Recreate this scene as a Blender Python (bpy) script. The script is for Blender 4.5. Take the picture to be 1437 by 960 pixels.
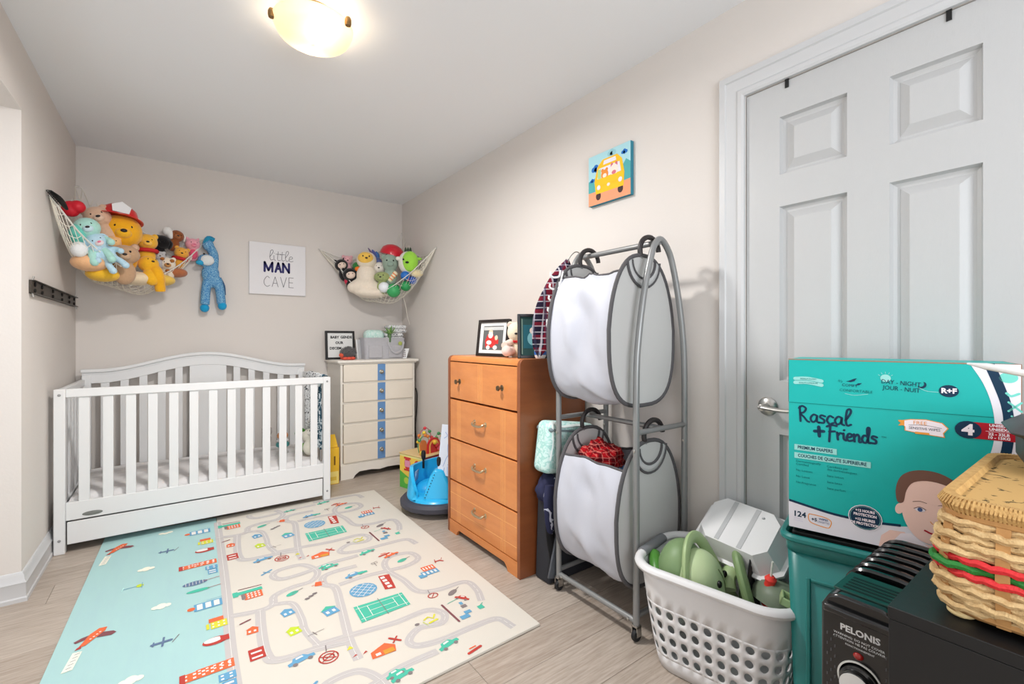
import bpy, bmesh, math, random
from mathutils import Vector, Matrix, noise
random.seed(7)
PI = math.pi
sin, cos = math.sin, math.cos
SC = bpy.context.scene
for o in list(bpy.data.objects):
    bpy.data.objects.remove(o)

# ---------------------------------------------------------------- camera
cam_d = bpy.data.cameras.new('camera')
cam_d.sensor_width = 36.0
cam_d.lens = 36.0 * 640.4 / 1437.0
cam_d.shift_y = -4.5 / 1437.0
cam_d.clip_start = 0.02
cam = bpy.data.objects.new('camera', cam_d)
cam.location = (0, 0, 1.144)
cam.rotation_euler = (PI / 2, 0, -0.6322)
SC.collection.objects.link(cam)
SC.camera = cam

# ---------------------------------------------------------------- world, light, exposure
XL, XR, YB, ZC = -0.552, 1.754, 4.1975, 2.442
JY = 2.88            # end of the left opening
OY0 = 0.55           # start of the left opening
OZ = 2.145           # top of the left opening
AX = -1.50           # far side of the window bay
YF = -1.45           # wall behind the camera

W = bpy.data.worlds.new('world')
SC.world = W
W.use_nodes = True
bg = W.node_tree.nodes['Background']
bg.inputs[0].default_value = (0.86, 0.93, 1.0, 1)
bg.inputs[1].default_value = 0.35

def area(name, loc, rot, sx, sy, power, col):
    l = bpy.data.lights.new(name, 'AREA')
    l.shape = 'RECTANGLE'; l.size = sx; l.size_y = sy
    l.energy = power; l.color = col
    o = bpy.data.objects.new(name, l)
    o.location = loc; o.rotation_euler = rot
    SC.collection.objects.link(o)
    return o
# daylight entering by the bay window on the left, plus a fill light added behind the camera
area('window_daylight', (AX + 0.10, 1.75, 1.28), (0, -PI / 2 , 0), 1.45, 1.75, 3.5, (0.95, 0.975, 1.0))
area('rear_fill_light', (0.35, YF + 0.10, 1.45), (PI / 2, 0, 0), 1.5, 1.2, 25, (0.90, 0.95, 1.0))

SC.view_settings.view_transform = 'Standard'
SC.view_settings.look = 'None'
SC.view_settings.gamma = 1.0
SC.view_settings.use_curve_mapping = False
SC.view_settings.exposure = 0.90

# ---------------------------------------------------------------- materials
def lin(c):
    c = c / 255.0
    return c / 12.92 if c <= 0.04045 else ((c + 0.055) / 1.055) ** 2.4
def L3(c):
    return (lin(c[0]), lin(c[1]), lin(c[2]), 1)
MATS = {}
def M(name, col, rough=0.6, metal=0.0, spec=0.5, bump=0, bscale=200, var=0, vscale=20, stretch=None,
      trans=0, alpha=1, emit=0, sheen=0, coat=0, rand=0, col2=None, ior=1.45, sss=0):
    if name in MATS: return MATS[name]
    m = bpy.data.materials.new(name); m.use_nodes = True
    nt = m.node_tree; b = nt.nodes['Principled BSDF']
    b.inputs['Base Color'].default_value = L3(col)
    b.inputs['Roughness'].default_value = rough
    b.inputs['Metallic'].default_value = metal
    b.inputs['Specular IOR Level'].default_value = spec
    b.inputs['IOR'].default_value = ior
    if trans: b.inputs['Transmission Weight'].default_value = trans
    if alpha < 1: b.inputs['Alpha'].default_value = alpha
    if sheen:
        b.inputs['Sheen Weight'].default_value = sheen
    if coat:
        b.inputs['Coat Weight'].default_value = coat; b.inputs['Coat Roughness'].default_value = 0.1
    if emit:
        b.inputs['Emission Color'].default_value = L3(col); b.inputs['Emission Strength'].default_value = emit
    tc = None
    def coords():
        nonlocal tc
        if tc is None:
            t = nt.nodes.new('ShaderNodeTexCoord')
            mp = nt.nodes.new('ShaderNodeMapping')
            if stretch: mp.inputs['Scale'].default_value = stretch
            nt.links.new(t.outputs['Object'], mp.inputs['Vector'])
            tc = mp.outputs[0]
        return tc
    if var or rand:
        c2 = L3(col2) if col2 else tuple(x * 0.72 for x in L3(col)[:3]) + (1,)
        mix = nt.nodes.new('ShaderNodeMix'); mix.data_type = 'RGBA'
        mix.inputs[6].default_value = L3(col); mix.inputs[7].default_value = c2
        if var:
            n = nt.nodes.new('ShaderNodeTexNoise'); n.inputs['Scale'].default_value = vscale
            n.inputs['Detail'].default_value = 6; n.inputs['Roughness'].default_value = 0.65
            if rand:
                oi = nt.nodes.new('ShaderNodeObjectInfo')
                vm = nt.nodes.new('ShaderNodeVectorMath'); vm.operation = 'MULTIPLY_ADD'
                nt.links.new(oi.outputs['Random'], vm.inputs[0])
                vm.inputs[1].default_value = (37, 53, 11)
                nt.links.new(coords(), vm.inputs[2])
                nt.links.new(vm.outputs[0], n.inputs['Vector'])
            else:
                nt.links.new(coords(), n.inputs['Vector'])
            mr = nt.nodes.new('ShaderNodeMapRange')
            mr.inputs[1].default_value = 0.3; mr.inputs[2].default_value = 0.7
            mr.inputs[4].default_value = var
            nt.links.new(n.outputs[0], mr.inputs[0])
            f = mr.outputs[0]
            if rand:
                ma = nt.nodes.new('ShaderNodeMath'); ma.operation = 'MULTIPLY_ADD'
                nt.links.new(oi.outputs['Random'], ma.inputs[0]); ma.inputs[1].default_value = rand
                nt.links.new(f, ma.inputs[2]); f = ma.outputs[0]
        nt.links.new(f, mix.inputs[0])
        nt.links.new(mix.outputs[2], b.inputs['Base Color'])
    if bump:
        n = nt.nodes.new('ShaderNodeTexNoise'); n.inputs['Scale'].default_value = bscale
        n.inputs['Detail'].default_value = 3
        nt.links.new(coords(), n.inputs['Vector'])
        bp = nt.nodes.new('ShaderNodeBump'); bp.inputs['Strength'].default_value = bump
        bp.inputs['Distance'].default_value = 0.004
        nt.links.new(n.outputs[0], bp.inputs['Height'])
        nt.links.new(bp.outputs[0], b.inputs['Normal'])
    MATS[name] = m
    return m

wallM = M('wall paint', (221, 214, 208), 0.75, spec=0.25, bump=0.08, bscale=90)
ceilM = M('ceiling paint', (238, 239, 241), 0.85, spec=0.2)
trimM = M('white trim paint', (204, 204, 205), 0.4)
doorM = M('white door paint', (192, 192, 192), 0.42, bump=0.12, bscale=60, stretch=(1, 6, 1))
plankM = M('grey oak laminate', (196, 184, 172), 0.42, var=0.75, vscale=7, stretch=(1.2, 16, 1), rand=0.28, col2=(150, 134, 120), bump=0.05, bscale=60)
cribM = M('white crib paint', (228, 228, 228), 0.45)
chrome = M('satin nickel', (190, 188, 184), 0.3, metal=1)
black = M('black plastic', (24, 23, 23), 0.4)
white = M('white plastic', (236, 236, 236), 0.4)
def C(col, rough=0.7):
    return M('print %d %d %d' % tuple(col), col, rough, spec=0.3)
def FUR(col, k=0.5):
    return M('plush %d %d %d' % tuple(col), col, 0.95, spec=0.1, bump=0.6, bscale=220, sheen=0.3, var=0.35, vscale=60)
def CLOTH(col):
    return M('cloth %d %d %d' % tuple(col), col, 0.9, spec=0.15, bump=0.25, bscale=500)

# ---------------------------------------------------------------- mesh helpers
def cr(pts, n=6, closed=False):
    """Catmull-Rom curve through points"""
    P = [Vector(p) for p in pts]; out = []
    N = len(P)
    for i in range(N if closed else N - 1):
        p0 = P[(i - 1) % N] if (closed or i > 0) else P[0] * 2 - P[1]
        p1 = P[i]; p2 = P[(i + 1) % N]
        p3 = P[(i + 2) % N] if (closed or i + 2 < N) else P[-1] * 2 - P[-2]
        for k in range(n):
            t = k / n
            out.append(0.5 * ((2 * p1) + (p2 - p0) * t + (2 * p0 - 5 * p1 + 4 * p2 - p3) * t * t + (3 * p1 - p0 - 3 * p2 + p3) * t ** 3))
    if not closed: out.append(P[-1])
    return out

class MB:
    def __init__(s): s.v = []; s.f = []; s.m = []
    def add(s, vs, fs, m=0):
        b = len(s.v); s.v += [tuple(v) for v in vs]
        s.f += [tuple(b + i for i in f) for f in fs]; s.m += [m] * len(fs)
        return s
    def box(s, x0, x1, y0, y1, z0, z1, m=0):
        return s.add([(x0,y0,z0),(x1,y0,z0),(x1,y1,z0),(x0,y1,z0),(x0,y0,z1),(x1,y0,z1),(x1,y1,z1),(x0,y1,z1)],
            [(0,3,2,1),(4,5,6,7),(0,1,5,4),(1,2,6,5),(2,3,7,6),(3,0,4,7)], m)
    def tube(s, pts, r, n=8, closed=False, m=0, flat=1.0):
        P = [Vector(p) for p in pts]; N = len(P)
        rr = r if isinstance(r, (list, tuple)) else [r] * N
        up = None; vs = []
        for i in range(N):
            if closed: t = P[(i + 1) % N] - P[i - 1]
            else: t = P[min(i + 1, N - 1)] - P[max(i - 1, 0)]
            if t.length < 1e-9: t = Vector((0, 0, 1))
            t.normalize()
            if up is None:
                up = Vector((0, 0, 1)) if abs(t.z) < 0.9 else Vector((0, 1, 0))
            up = up - t * up.dot(t)
            if up.length < 1e-6: up = t.orthogonal()
            up.normalize(); sd = t.cross(up)
            for k in range(n):
                a = 2 * PI * (k + 0.5) / n
                vs.append(P[i] + (up * cos(a) * flat + sd * sin(a)) * rr[i])
        fs = []
        for i in range(N if closed else N - 1):
            j = (i + 1) % N
            for k in range(n):
                k2 = (k + 1) % n
                fs.append((i * n + k, j * n + k, j * n + k2, i * n + k2))
        if not closed:
            fs.append(tuple(range(n))); fs.append(tuple(reversed(range((N - 1) * n, N * n))))
        return s.add(vs, fs, m)
    def lathe(s, prof, n=24, c=(0, 0, 0), m=0, ax='z'):
        vs = []; fs = []
        for r, z in prof:
            for k in range(n):
                a = 2 * PI * k / n
                p = (r * cos(a), r * sin(a), z)
                if ax == 'x': p = (z, p[0], p[1])
                if ax == 'y': p = (p[0], z, p[1])
                vs.append((c[0] + p[0], c[1] + p[1], c[2] + p[2]))
        for i in range(len(prof) - 1):
            for k in range(n):
                k2 = (k + 1) % n
                fs.append((i * n + k, i * n + k2, (i + 1) * n + k2, (i + 1) * n + k))
        fs.append(tuple(reversed(range(n)))); fs.append(tuple(range((len(prof) - 1) * n, len(prof) * n)))
        return s.add(vs, fs, m)
    def ell(s, c, r, rot=None, n=16, h=10, m=0):
        vs = []; fs = []
        R = rot.to_matrix() if rot is not None else None
        for i in range(h + 1):
            p = PI * i / h
            for k in range(n):
                a = 2 * PI * k / n
                q = Vector((r[0] * sin(p) * cos(a), r[1] * sin(p) * sin(a), r[2] * cos(p)))
                if i in (0, h): q = Vector((0, 0, r[2] * cos(p)))
                if R: q = R @ q
                vs.append(q + Vector(c))
        for i in range(h):
            for k in range(n):
                k2 = (k + 1) % n
                if i == 0: fs.append((k, n + k, n + k2))
                elif i == h - 1: fs.append((i * n + k, (i + 1) * n + k, i * n + k2))
                else: fs.append((i * n + k, (i + 1) * n + k, (i + 1) * n + k2, i * n + k2))
        return s.add(vs, fs, m)
    def prism(s, pts, vec, m=0):
        n = len(pts); v = Vector(vec)
        A = [Vector(p) for p in pts]; B = [p + v for p in A]
        nrm = Vector((0, 0, 0))
        for i in range(n): nrm += A[i].cross(A[(i + 1) % n])
        if nrm.dot(v) > 0:
            A.reverse(); B.reverse()
        fs = [tuple(range(n)), tuple(reversed(range(n, 2 * n)))]
        for i in range(n):
            j = (i + 1) % n; fs.append((j, i, n + i, n + j))
        return s.add(A + B, fs, m)
    def grid(s, fn, nu, nv, cu=False, m=0):
        vs = [fn(i / nu, j / nv) for j in range(nv + 1) for i in range(nu if cu else nu + 1)]
        w = nu if cu else nu + 1; fs = []
        for j in range(nv):
            for i in range(nu):
                i2 = (i + 1) % w
                fs.append((j * w + i, j * w + i2, (j + 1) * w + i2, (j + 1) * w + i))
        return s.add(vs, fs, m)
    def xf(s, mat):
        s.v = [tuple(mat @ Vector(v)) for v in s.v]; return s

COL = SC.collection
def obj(name, mb, mats, parent=None, bev=0, merge=0, smooth=38, solid=0, remesh=0, sub=0, off=0, seg=2, label=None):
    me = bpy.data.meshes.new(name)
    me.from_pydata(mb.v, [], mb.f)
    if merge:
        b2 = bmesh.new(); b2.from_mesh(me); bmesh.ops.remove_doubles(b2, verts=b2.verts, dist=merge); bmesh.ops.recalc_face_normals(b2, faces=b2.faces); b2.to_mesh(me); b2.free()
    if not isinstance(mats, (list, tuple)): mats = [mats]
    for m in mats: me.materials.append(m)
    if len(mats) > 1: me.polygons.foreach_set('material_index', mb.m)
    me.polygons.foreach_set('use_smooth', [bool(smooth) or bool(remesh)] * len(me.polygons))
    if smooth and not remesh: me.set_sharp_from_angle(angle=math.radians(smooth))
    me.update()
    o = bpy.data.objects.new(name, me); COL.objects.link(o)
    if parent is not None: o.parent = parent
    if solid:
        md = o.modifiers.new('solid', 'SOLIDIFY'); md.thickness = solid; md.offset = off
    if remesh:
        md = o.modifiers.new('remesh', 'REMESH'); md.mode = 'VOXEL'; md.voxel_size = remesh; md.use_smooth_shade = True
        sm = o.modifiers.new('smooth', 'SMOOTH'); sm.iterations = 3; sm.factor = 0.6
    if sub:
        md = o.modifiers.new('sub', 'SUBSURF'); md.levels = sub; md.render_levels = sub
    if bev:
        md = o.modifiers.new('bevel', 'BEVEL'); md.width = bev; md.segments = seg
        md.limit_method = 'ANGLE'; md.angle_limit = math.radians(40); md.harden_normals = False
    if label: o['label'] = label
    return o
def bx(name, b, mat, parent=None, bev=0, **k):
    return obj(name, MB().box(*b), mat, parent, bev, **k)
def tag(o, label, cat, group=None):
    o['label'] = label; o['category'] = cat
    if group: o['group'] = group
    return o
def thing(name, label, cat, loc=(0, 0, 0), rz=0, group=None, rot=None):
    o = bpy.data.objects.new(name, None); COL.objects.link(o)
    o.empty_display_size = 0.1
    o.location = loc; o.rotation_euler = rot if rot else (0, 0, rz)
    return tag(o, label, cat, group)
def struct(name, mb, mat, parent=None, **k):
    o = obj(name, mb, mat, parent, **k)
    if parent is None: o['kind'] = 'structure'
    return o
def dup(src, parent=None):
    c = src.copy(); COL.objects.link(c)
    if parent: c.parent = parent
    for ch in [x for x in bpy.data.objects if x.parent == src]:
        dup(ch, c)
    return c

class FR:
    """flat frame for printing on a surface"""
    def __init__(s, o, u, v):
        s.o = Vector(o); s.u = Vector(u).normalized(); s.v = Vector(v).normalized(); s.n = s.u.cross(s.v)
    def p(s, a, b, off=0): return s.o + s.u * a + s.v * b + s.n * off
def fpoly(mb, F, pts, off, m=0):
    area2 = sum(pts[i][0] * pts[(i + 1) % len(pts)][1] - pts[(i + 1) % len(pts)][0] * pts[i][1] for i in range(len(pts)))
    if area2 < 0: pts = list(reversed(pts))
    mb.add([F.p(a, b, off) for a, b in pts], [tuple(range(len(pts)))], m)
def frect(mb, F, x0, x1, y0, y1, off, m=0): fpoly(mb, F, [(x0, y0), (x1, y0), (x1, y1), (x0, y1)], off, m)
def fdisc(mb, F, cx, cy, rx, ry, off, m=0, n=20, rot=0):
    fpoly(mb, F, [(cx + rx * cos(a) * cos(rot) - ry * sin(a) * sin(rot), cy + rx * cos(a) * sin(rot) + ry * sin(a) * cos(rot)) for a in [2 * PI * k / n for k in range(n)]], off, m)
def fstroke(mb, F, pts, w, off, m=0, smooth=6, closed=False, caps=True, ramp=0):
    P = [Vector((p[0], p[1], 0)) for p in pts]
    if smooth and len(P) > 2: P = cr(P, smooth, closed)
    if closed: P.append(P[0].copy())
    vs = []; fs = []
    for i, p in enumerate(P):
        if closed and i in (0, len(P) - 1): t = P[1] - P[-2]
        else: t = P[min(i + 1, len(P) - 1)] - P[max(i - 1, 0)]
        if t.length < 1e-9: t = Vector((1, 0, 0))
        t.normalize(); n = Vector((-t.y, t.x, 0)) * w / 2
        vs += [F.p(p.x + n.x, p.y + n.y, off + ramp * i), F.p(p.x - n.x, p.y - n.y, off + ramp * i)]
    for i in range(len(P) - 1): fs.append((2 * i, 2 * i + 1, 2 * i + 3, 2 * i + 2))
    mb.add(vs, fs, m)
    if caps and not closed:
        for q in (P[0], P[-1]): fdisc(mb, F, q.x, q.y, w / 2, w / 2, off + 0.00002, m, n=8)
def ftext(mb, F, s, size, x, y, off, m=0, bold=0, align='CENTER', sx=1.0, rot=0, shear=0, sp=1.0):
    cu = bpy.data.curves.new('t', 'FONT'); cu.body = s; cu.size = size; cu.align_x = align; cu.align_y = 'CENTER'
    cu.offset = bold; cu.resolution_u = 2; cu.shear = shear; cu.space_character = sp
    o = bpy.data.objects.new('t', cu); COL.objects.link(o)
    dg = bpy.context.evaluated_depsgraph_get()
    me = o.evaluated_get(dg).to_mesh()
    vs = []
    for v in me.vertices:
        a, b = v.co.x * sx, v.co.y
        vs.append(F.p(x + a * cos(rot) - b * sin(rot), y + a * sin(rot) + b * cos(rot), off))
    fs = [tuple(p.vertices) for p in me.polygons]
    mb.add(vs, fs, m)
    o.evaluated_get(dg).to_mesh_clear()
    bpy.data.objects.remove(o); bpy.data.curves.remove(cu)
HAND = {
 'R': ([[(.05,.95),(.1,0)],[(0,.85),(.2,1),(.42,.85),(.3,.6),(.1,.5),(.3,.3),(.5,.05),(.62,0)]], .62),
 'a': ([[(.45,.45),(.25,.5),(.08,.25),(.2,.02),(.4,.15),(.46,.45),(.45,.1),(.58,0)]], .56),
 's': ([[(.36,.45),(.15,.5),(.08,.36),(.3,.22),(.28,.03),(.0,.03)]], .42),
 'c': ([[(.4,.42),(.2,.5),(.05,.22),(.2,0),(.42,.08)]], .42),
 'l': ([[(.1,.3),(.38,.8),(.34,1.02),(.18,.9),(.12,.3),(.2,0),(.4,.08)]], .4),
 'F': ([[(.22,.95),(.15,-.2)],[(0,.85),(.28,.98),(.62,.95)],[(.15,.5),(.5,.56)]], .6),
 'r': ([[(.05,.5),(.1,0)],[(.1,.3),(.25,.48),(.4,.42)]], .4),
 'i': ([[(.05,.48),(.07,.1),(.2,0)],[(.08,.7),(.1,.72)]], .22),
 'e': ([[(.05,.22),(.3,.3),(.32,.46),(.14,.48),(.03,.2),(.15,0),(.4,.06)]], .42),
 'n': ([[(.05,.5),(.08,0)],[(.08,.3),(.25,.5),(.36,.35),(.36,.02),(.46,0)]], .5),
 'd': ([[(.36,.42),(.15,.48),(.03,.2),(.15,0),(.33,.1),(.47,.8),(.44,1.05),(.34,.9),(.4,.1),(.5,0)]], .54),
 't': ([[(.2,.9),(.16,.15),(.28,0),(.4,.08)],[(.0,.62),(.42,.66)]], .36),
 '+': ([[(.0,.45),(.6,.5)],[(.28,.8),(.32,.1)]], .68),
 'C': ([[(.5,.85),(.3,1),(.05,.6),(.08,.2),(.3,0),(.52,.12)]], .72),
 'A': ([[(0,0),(.26,1)],[(.26,1),(.52,0)],[(.1,.35),(.44,.35)]], .72),
 'V': ([[(0,1),(.26,0)],[(.26,0),(.52,1)]], .72),
 'M': ([[(0,0),(0,1)],[(0,1),(.36,.12)],[(.36,.12),(.72,1)],[(.72,1),(.72,0)]], 1.02),
 'N': ([[(0,0),(0,1)],[(0,1),(.58,0)],[(.58,0),(.58,1)]], .85),
 'E': ([[(.02,1),(.02,0)],[(.02,1),(.42,1)],[(.02,.5),(.36,.5)],[(.02,0),(.42,0)]], .6),
}
def fhand(mb, F, s, size, x, y, w, off, m=0, sx=1.0, rot=0):
    cx = 0
    for ch in s:
        st, adv = HAND[ch]
        for k in st:
            pts = []
            for a, b in k:
                a = (cx + a) * size * sx; b = b * size
                pts.append((x + a * cos(rot) - b * sin(rot), y + a * sin(rot) + b * cos(rot)))
            fstroke(mb, F, pts, w, off, m)
        cx += adv

# ================================================================ THE SETTING
fl = struct('floor', MB().box(AX - .1, XR + .1, YF - .1, YB + .1, -0.03, -0.0045), M('floor joint', (96, 86, 78), 0.9))
y = YF; row = 0; pm = {}
while y < YB:
    w = 0.192
    y1 = min(y + w, YB)
    x = AX - [0.0, 0.52, 0.25, 0.83][row % 4] ; 
    while x < XR:
        x1 = x + 1.29
        a, b = max(x, AX), min(x1, XR)
        if b - a > 0.03:
            key = (round(b - a, 3), round(y1 - y, 3))
            if key not in pm:
                q = obj('plank', MB().box(0, b - a - .0012, 0, y1 - y - .0012, -.0042, 0), plankM, fl, bev=0.0006, seg=1)
                pm[key] = q
            else:
                q = pm[key].copy(); COL.objects.link(q)
            q.location = (a + .0006, y + .0006, 0)
        x = x1
    y = y1; row += 1
struct('ceiling', MB().box(AX - .1, XR + .1, YF - .1, YB + .1, ZC, ZC + .05), ceilM)
struct('wall_back', MB().box(XL, XR + .1, YB, YB + .1, 0, ZC), wallM)
struct('wall_left', MB().box(AX - .1, XL, JY, YB + .1, 0, ZC)
       .box(XL - .13, XL, OY0, JY, OZ, ZC).box(AX - .1, XL, YF, OY0, 0, ZC), wallM)
struct('ceiling_1', MB().box(AX - .1, XL - .13, OY0, JY, OZ, OZ + .06), ceilM)
DY0, DY1, DZ = 0.118, 0.882, 2.072
struct('wall_right', MB().box(XR, XR + .1, DY1, YB, 0, ZC).box(XR, XR + .1, DY0, DY1, DZ, ZC).box(XR, XR + .1, YF, DY0, 0, ZC), wallM)
# bay wall with its window, and the unseen wall behind with a window added for the fill light
def holed(axis, c0, c1, a0, a1, h0, h1, z0, z1, ztop):
    mb = MB()
    def b(p, q, r, s):
        if axis == 'x': mb.box(c0, c1, p, q, r, s)
        else: mb.box(p, q, c0, c1, r, s)
    b(a0, h0, 0, ztop); b(h1, a1, 0, ztop); b(h0, h1, 0, z0); b(h0, h1, z1, ztop)
    return mb
struct('wall_bay', holed('x', AX - .1, AX, OY0, JY, .85, 2.65, .52, 2.02, OZ), wallM)
struct('wall_front', holed('y', YF - .1, YF, XL, XR, -.40, 1.10, .85, 2.05, ZC), wallM)
glassM = M('window glass', (255, 255, 255), 0.0, trans=1, ior=1.0, spec=0.1)
def window(name, axis, c, a0, a1, z0, z1):
    mb = MB(); t = .05
    def b(m, p, q, r, s, d0, d1):
        if axis == 'x': m.box(c + d0, c + d1, p, q, r, s)
        else: m.box(p, q, c + d0, c + d1, r, s)
    b(mb, a0, a0 + t, z0, z1, -.07, -.02); b(mb, a1 - t, a1, z0, z1, -.07, -.02)
    b(mb, a0, a1, z0, z0 + t, -.07, -.02); b(mb, a0, a1, z1 - t, z1, -.07, -.02)
    mid = (a0 + a1) / 2; b(mb, mid - .02, mid + .02, z0, z1, -.07, -.02)
    o = struct(name, mb, trimM)
    g = MB(); b(g, a0 + .02, a1 - .02, z0 + .02, z1 - .02, -.05, -.046)
    obj('pane', g, glassM, o)
window('window_1', 'x', AX, .85, 2.65, .52, 2.02)
window('added_rear_window', 'y', YF, -.40, 1.10, .85, 2.05)  # unseen window, added to go with the rear fill light

# baseboards: profile (distance out from wall, height)
BP = [(0, 0), (.022, 0), (.022, .016), (.018, .022), (.0165, .075), (.019, .082), (.012, .094), (.010, .112), (.004, .124), (0, .126)]
def base(name, path, closed=False):
    """path: 2D points, board sits on the left-hand side of travel"""
    mb = MB(); P = [Vector((p[0], p[1])) for p in path]; n = len(BP); vs = []
    for i, p in enumerate(P):
        ds = []
        if i > 0: ds.append((P[i] - P[i - 1]).normalized())
        if i < len(P) - 1: ds.append((P[i + 1] - P[i]).normalized())
        nr = [Vector((-d.y, d.x)) for d in ds]
        k = nr[0] + (nr[1] if len(nr) > 1 else nr[0]); k = k / (1 + nr[0].dot(nr[-1])) if len(nr) > 1 else nr[0]
        for o_, z in BP: vs.append((p.x + k.x * (o_ + .0005), p.y + k.y * (o_ + .0005), z))
    fs = []
    for i in range(len(P) - 1):
        for k in range(n):
            k2 = (k + 1) % n; fs.append((i * n + k, (i + 1) * n + k, (i + 1) * n + k2, i * n + k2))
    fs.append(tuple(range(n))); fs.append(tuple(reversed(range((len(P) - 1) * n, len(P) * n))))
    mb.add(vs, fs)
    return struct(name, mb, trimM, smooth=25)
base('baseboard_left', [(XL, YB - .024), (XL, JY), (AX + .003, JY)])
base('baseboard_back', [(XR - .003, YB), (XL + .003, YB)])
base('baseboard_right', [(XR, DY1 + .095), (XR, YB - .024)])

# door in the right wall
cas = MB()
def casing(y0, y1, z1):
    # stepped casing profile around the opening: (offset outward, thickness)
    prof = [(0.0, .0), (0.0, .012), (.008, .016), (.022, .016), (.030, .011), (.040, .014), (.066, .017), (.070, .022), (.092, .022), (.092, .0)]
    mb = MB(); vs = []; n = len(prof)
    for (yy, zz, sy, sz) in ((y0, 0, -1, 0), (y0, z1, -1, 1), (y1, z1, 1, 1), (y1, 0, 1, 0)):
        for o_, t in prof: vs.append((XR - t - .0003, yy + sy * o_, zz + sz * o_))
    fs = []
    for i in range(3):
        for k in range(n):
            k2 = (k + 1) % n; fs.append((i * n + k, i * n + k2, (i + 1) * n + k2, (i + 1) * n + k))
    fs.append(tuple(range(n))); fs.append(tuple(range(3 * n, 4 * n)))
    mb.add(vs, fs); return mb
struct('trim_1', casing(DY0, DY1, DZ), trimM, smooth=25)
door = struct('door_1', MB().box(XR + .030, XR + .05, DY0 + .003, DY1 - .003, .008, DZ - .004), doorM)
# stiles and rails proud of the core
YS = [DY0 + .003, .243, .444, .554, .761, DY1 - .003]
ZS = [.008, .235, .798, .992, 1.622, 1.738, 1.946, DZ - .004]
fr = MB(); fx0, fx1 = XR + .004, XR + .03
for i in (0, 2, 4): fr.box(fx0, fx1, YS[i], YS[i + 1], ZS[0], ZS[-1])
for k in (0, 2, 4, 6):
    for i in (1, 3): fr.box(fx0, fx1, YS[i], YS[i + 1], ZS[k], ZS[k + 1])
obj('door_frame', fr, doorM, door)
for i in (1, 3):
    for k in (1, 3, 5):
        y0, y1, z0, z1 = YS[i], YS[i + 1], ZS[k], ZS[k + 1]
        mb = MB(); rings = [(0, .0005), (.005, .017), (.014, .021), (.020, .021), (.046, .005), (.048, .0045)]
        vs = []
        for ins, dpt in rings:
            for yy, zz in ((y0 + ins, z0 + ins), (y1 - ins, z0 + ins), (y1 - ins, z1 - ins), (y0 + ins, z1 - ins)):
                vs.append((fx0 + dpt, yy, zz))
        fs = [(r * 4 + q, r * 4 + (q + 1) % 4, (r + 1) * 4 + (q + 1) % 4, (r + 1) * 4 + q) for r in range(len(rings) - 1) for q in range(4)]
        e = (len(rings) - 1) * 4; fs.append((e, e + 1, e + 2, e + 3))
        mb.add(vs, fs); obj('panel', mb, doorM, door, smooth=10)
hd = obj('door_handle', MB().lathe([(.034, 0), (.034, -.006), (.028, -.012), (.014, -.016), (.0115, -.05), (.012, -.058), (0.002, -.062)], 28, (fx0, .800, .895), ax='x'), chrome, door)
lev = cr([(fx0 - .052, .806, .896), (fx0 - .055, .79, .896), (fx0 - .055, .76, .893), (fx0 - .053, .72, .892), (fx0 - .050, .69, .894)], 5)
obj('lever', MB().tube(lev, [.010] * 3 + [.0105] * (len(lev) - 4) + [.008], 10, flat=0.75), chrome, hd)
obj('latch_plate', MB().box(fx0 - .0006, fx0 + .001, DY1 - .012, DY1 - .004, .875, .93), chrome, door)
for yy in (.735, .31):
    h = thing('over_door_hook', 'small black metal hook over the door top, ' + ('nearer the left casing' if yy > .5 else 'right-hand one of the two'), 'hook', (fx0, yy, DZ - .02))
    obj('strap', MB().box(-.004, -.0008, -.006, .006, -.010, .022).box(-.004, .03, -.006, .006, .0185, .021), black, h)

# ================================================================ CEILING LAMP
lamp = thing('ceiling_lamp', 'round alabaster glass bowl ceiling light, lit, with brass clips', 'light', (.44, 1.945, ZC))
obj('base_plate', MB().lathe([(.09, -.0005), (.09, -.03), (.085, -.034)], 36), M('brass', (150, 120, 80), .35, metal=1), lamp)
gl = M('alabaster glass', (240, 226, 200), .35, spec=.4, var=.5, vscale=9, col2=(226, 200, 160))
nt = gl.node_tree; b_ = nt.nodes['Principled BSDF']
b_.inputs['Transmission Weight'].default_value = 0.0
tr = nt.nodes.new('ShaderNodeBsdfTranslucent'); tr.inputs[0].default_value = (1, .93, .8, 1)
mx = nt.nodes.new('ShaderNodeMixShader'); mx.inputs[0].default_value = .5
nt.links.new(b_.outputs[0], mx.inputs[1]); nt.links.new(tr.outputs[0], mx.inputs[2])
nt.links.new(mx.outputs[0], nt.nodes['Material Output'].inputs[0])
prof = [(.148, -.045), (.143, -.062), (.128, -.088), (.090, -.108), (.045, -.118), (.002, -.121)]
mb = MB(); n_ = 40; vs = []; fs = []
P_ = cr([(r, 0, z) for r, z in prof], 4)
for p in P_:
    for k in range(n_): vs.append((p.x * cos(2 * PI * k / n_), p.x * sin(2 * PI * k / n_), p.z))
for i in range(len(P_) - 1):
    for k in range(n_): fs.append((i * n_ + k, i * n_ + (k + 1) % n_, (i + 1) * n_ + (k + 1) % n_, (i + 1) * n_ + k))
mb.add(vs, fs); obj('glass_bowl', mb, gl, lamp, solid=.004)
bulbM = M('lit bulb', (255, 244, 224), emit=22)
for a in (-2.65, .35):
    x_, y_ = .065 * cos(a + 1.2), .065 * sin(a + 1.2)
    obj('bulb', MB().ell((x_, y_, -.070), (.03, .03, .028)), bulbM, lamp)
for a in (3.1, -.85):
    x_, y_ = .148 * cos(a), .155 * sin(a)
    obj('clip', MB().lathe([(.011, -.068), (.013, -.060), (.013, -.046), (.009, -.036), (.004, -.034)], 12, (x_ * 1.02, y_ * 1.02, 0)), M('brass', (150, 120, 80)), lamp)
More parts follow.
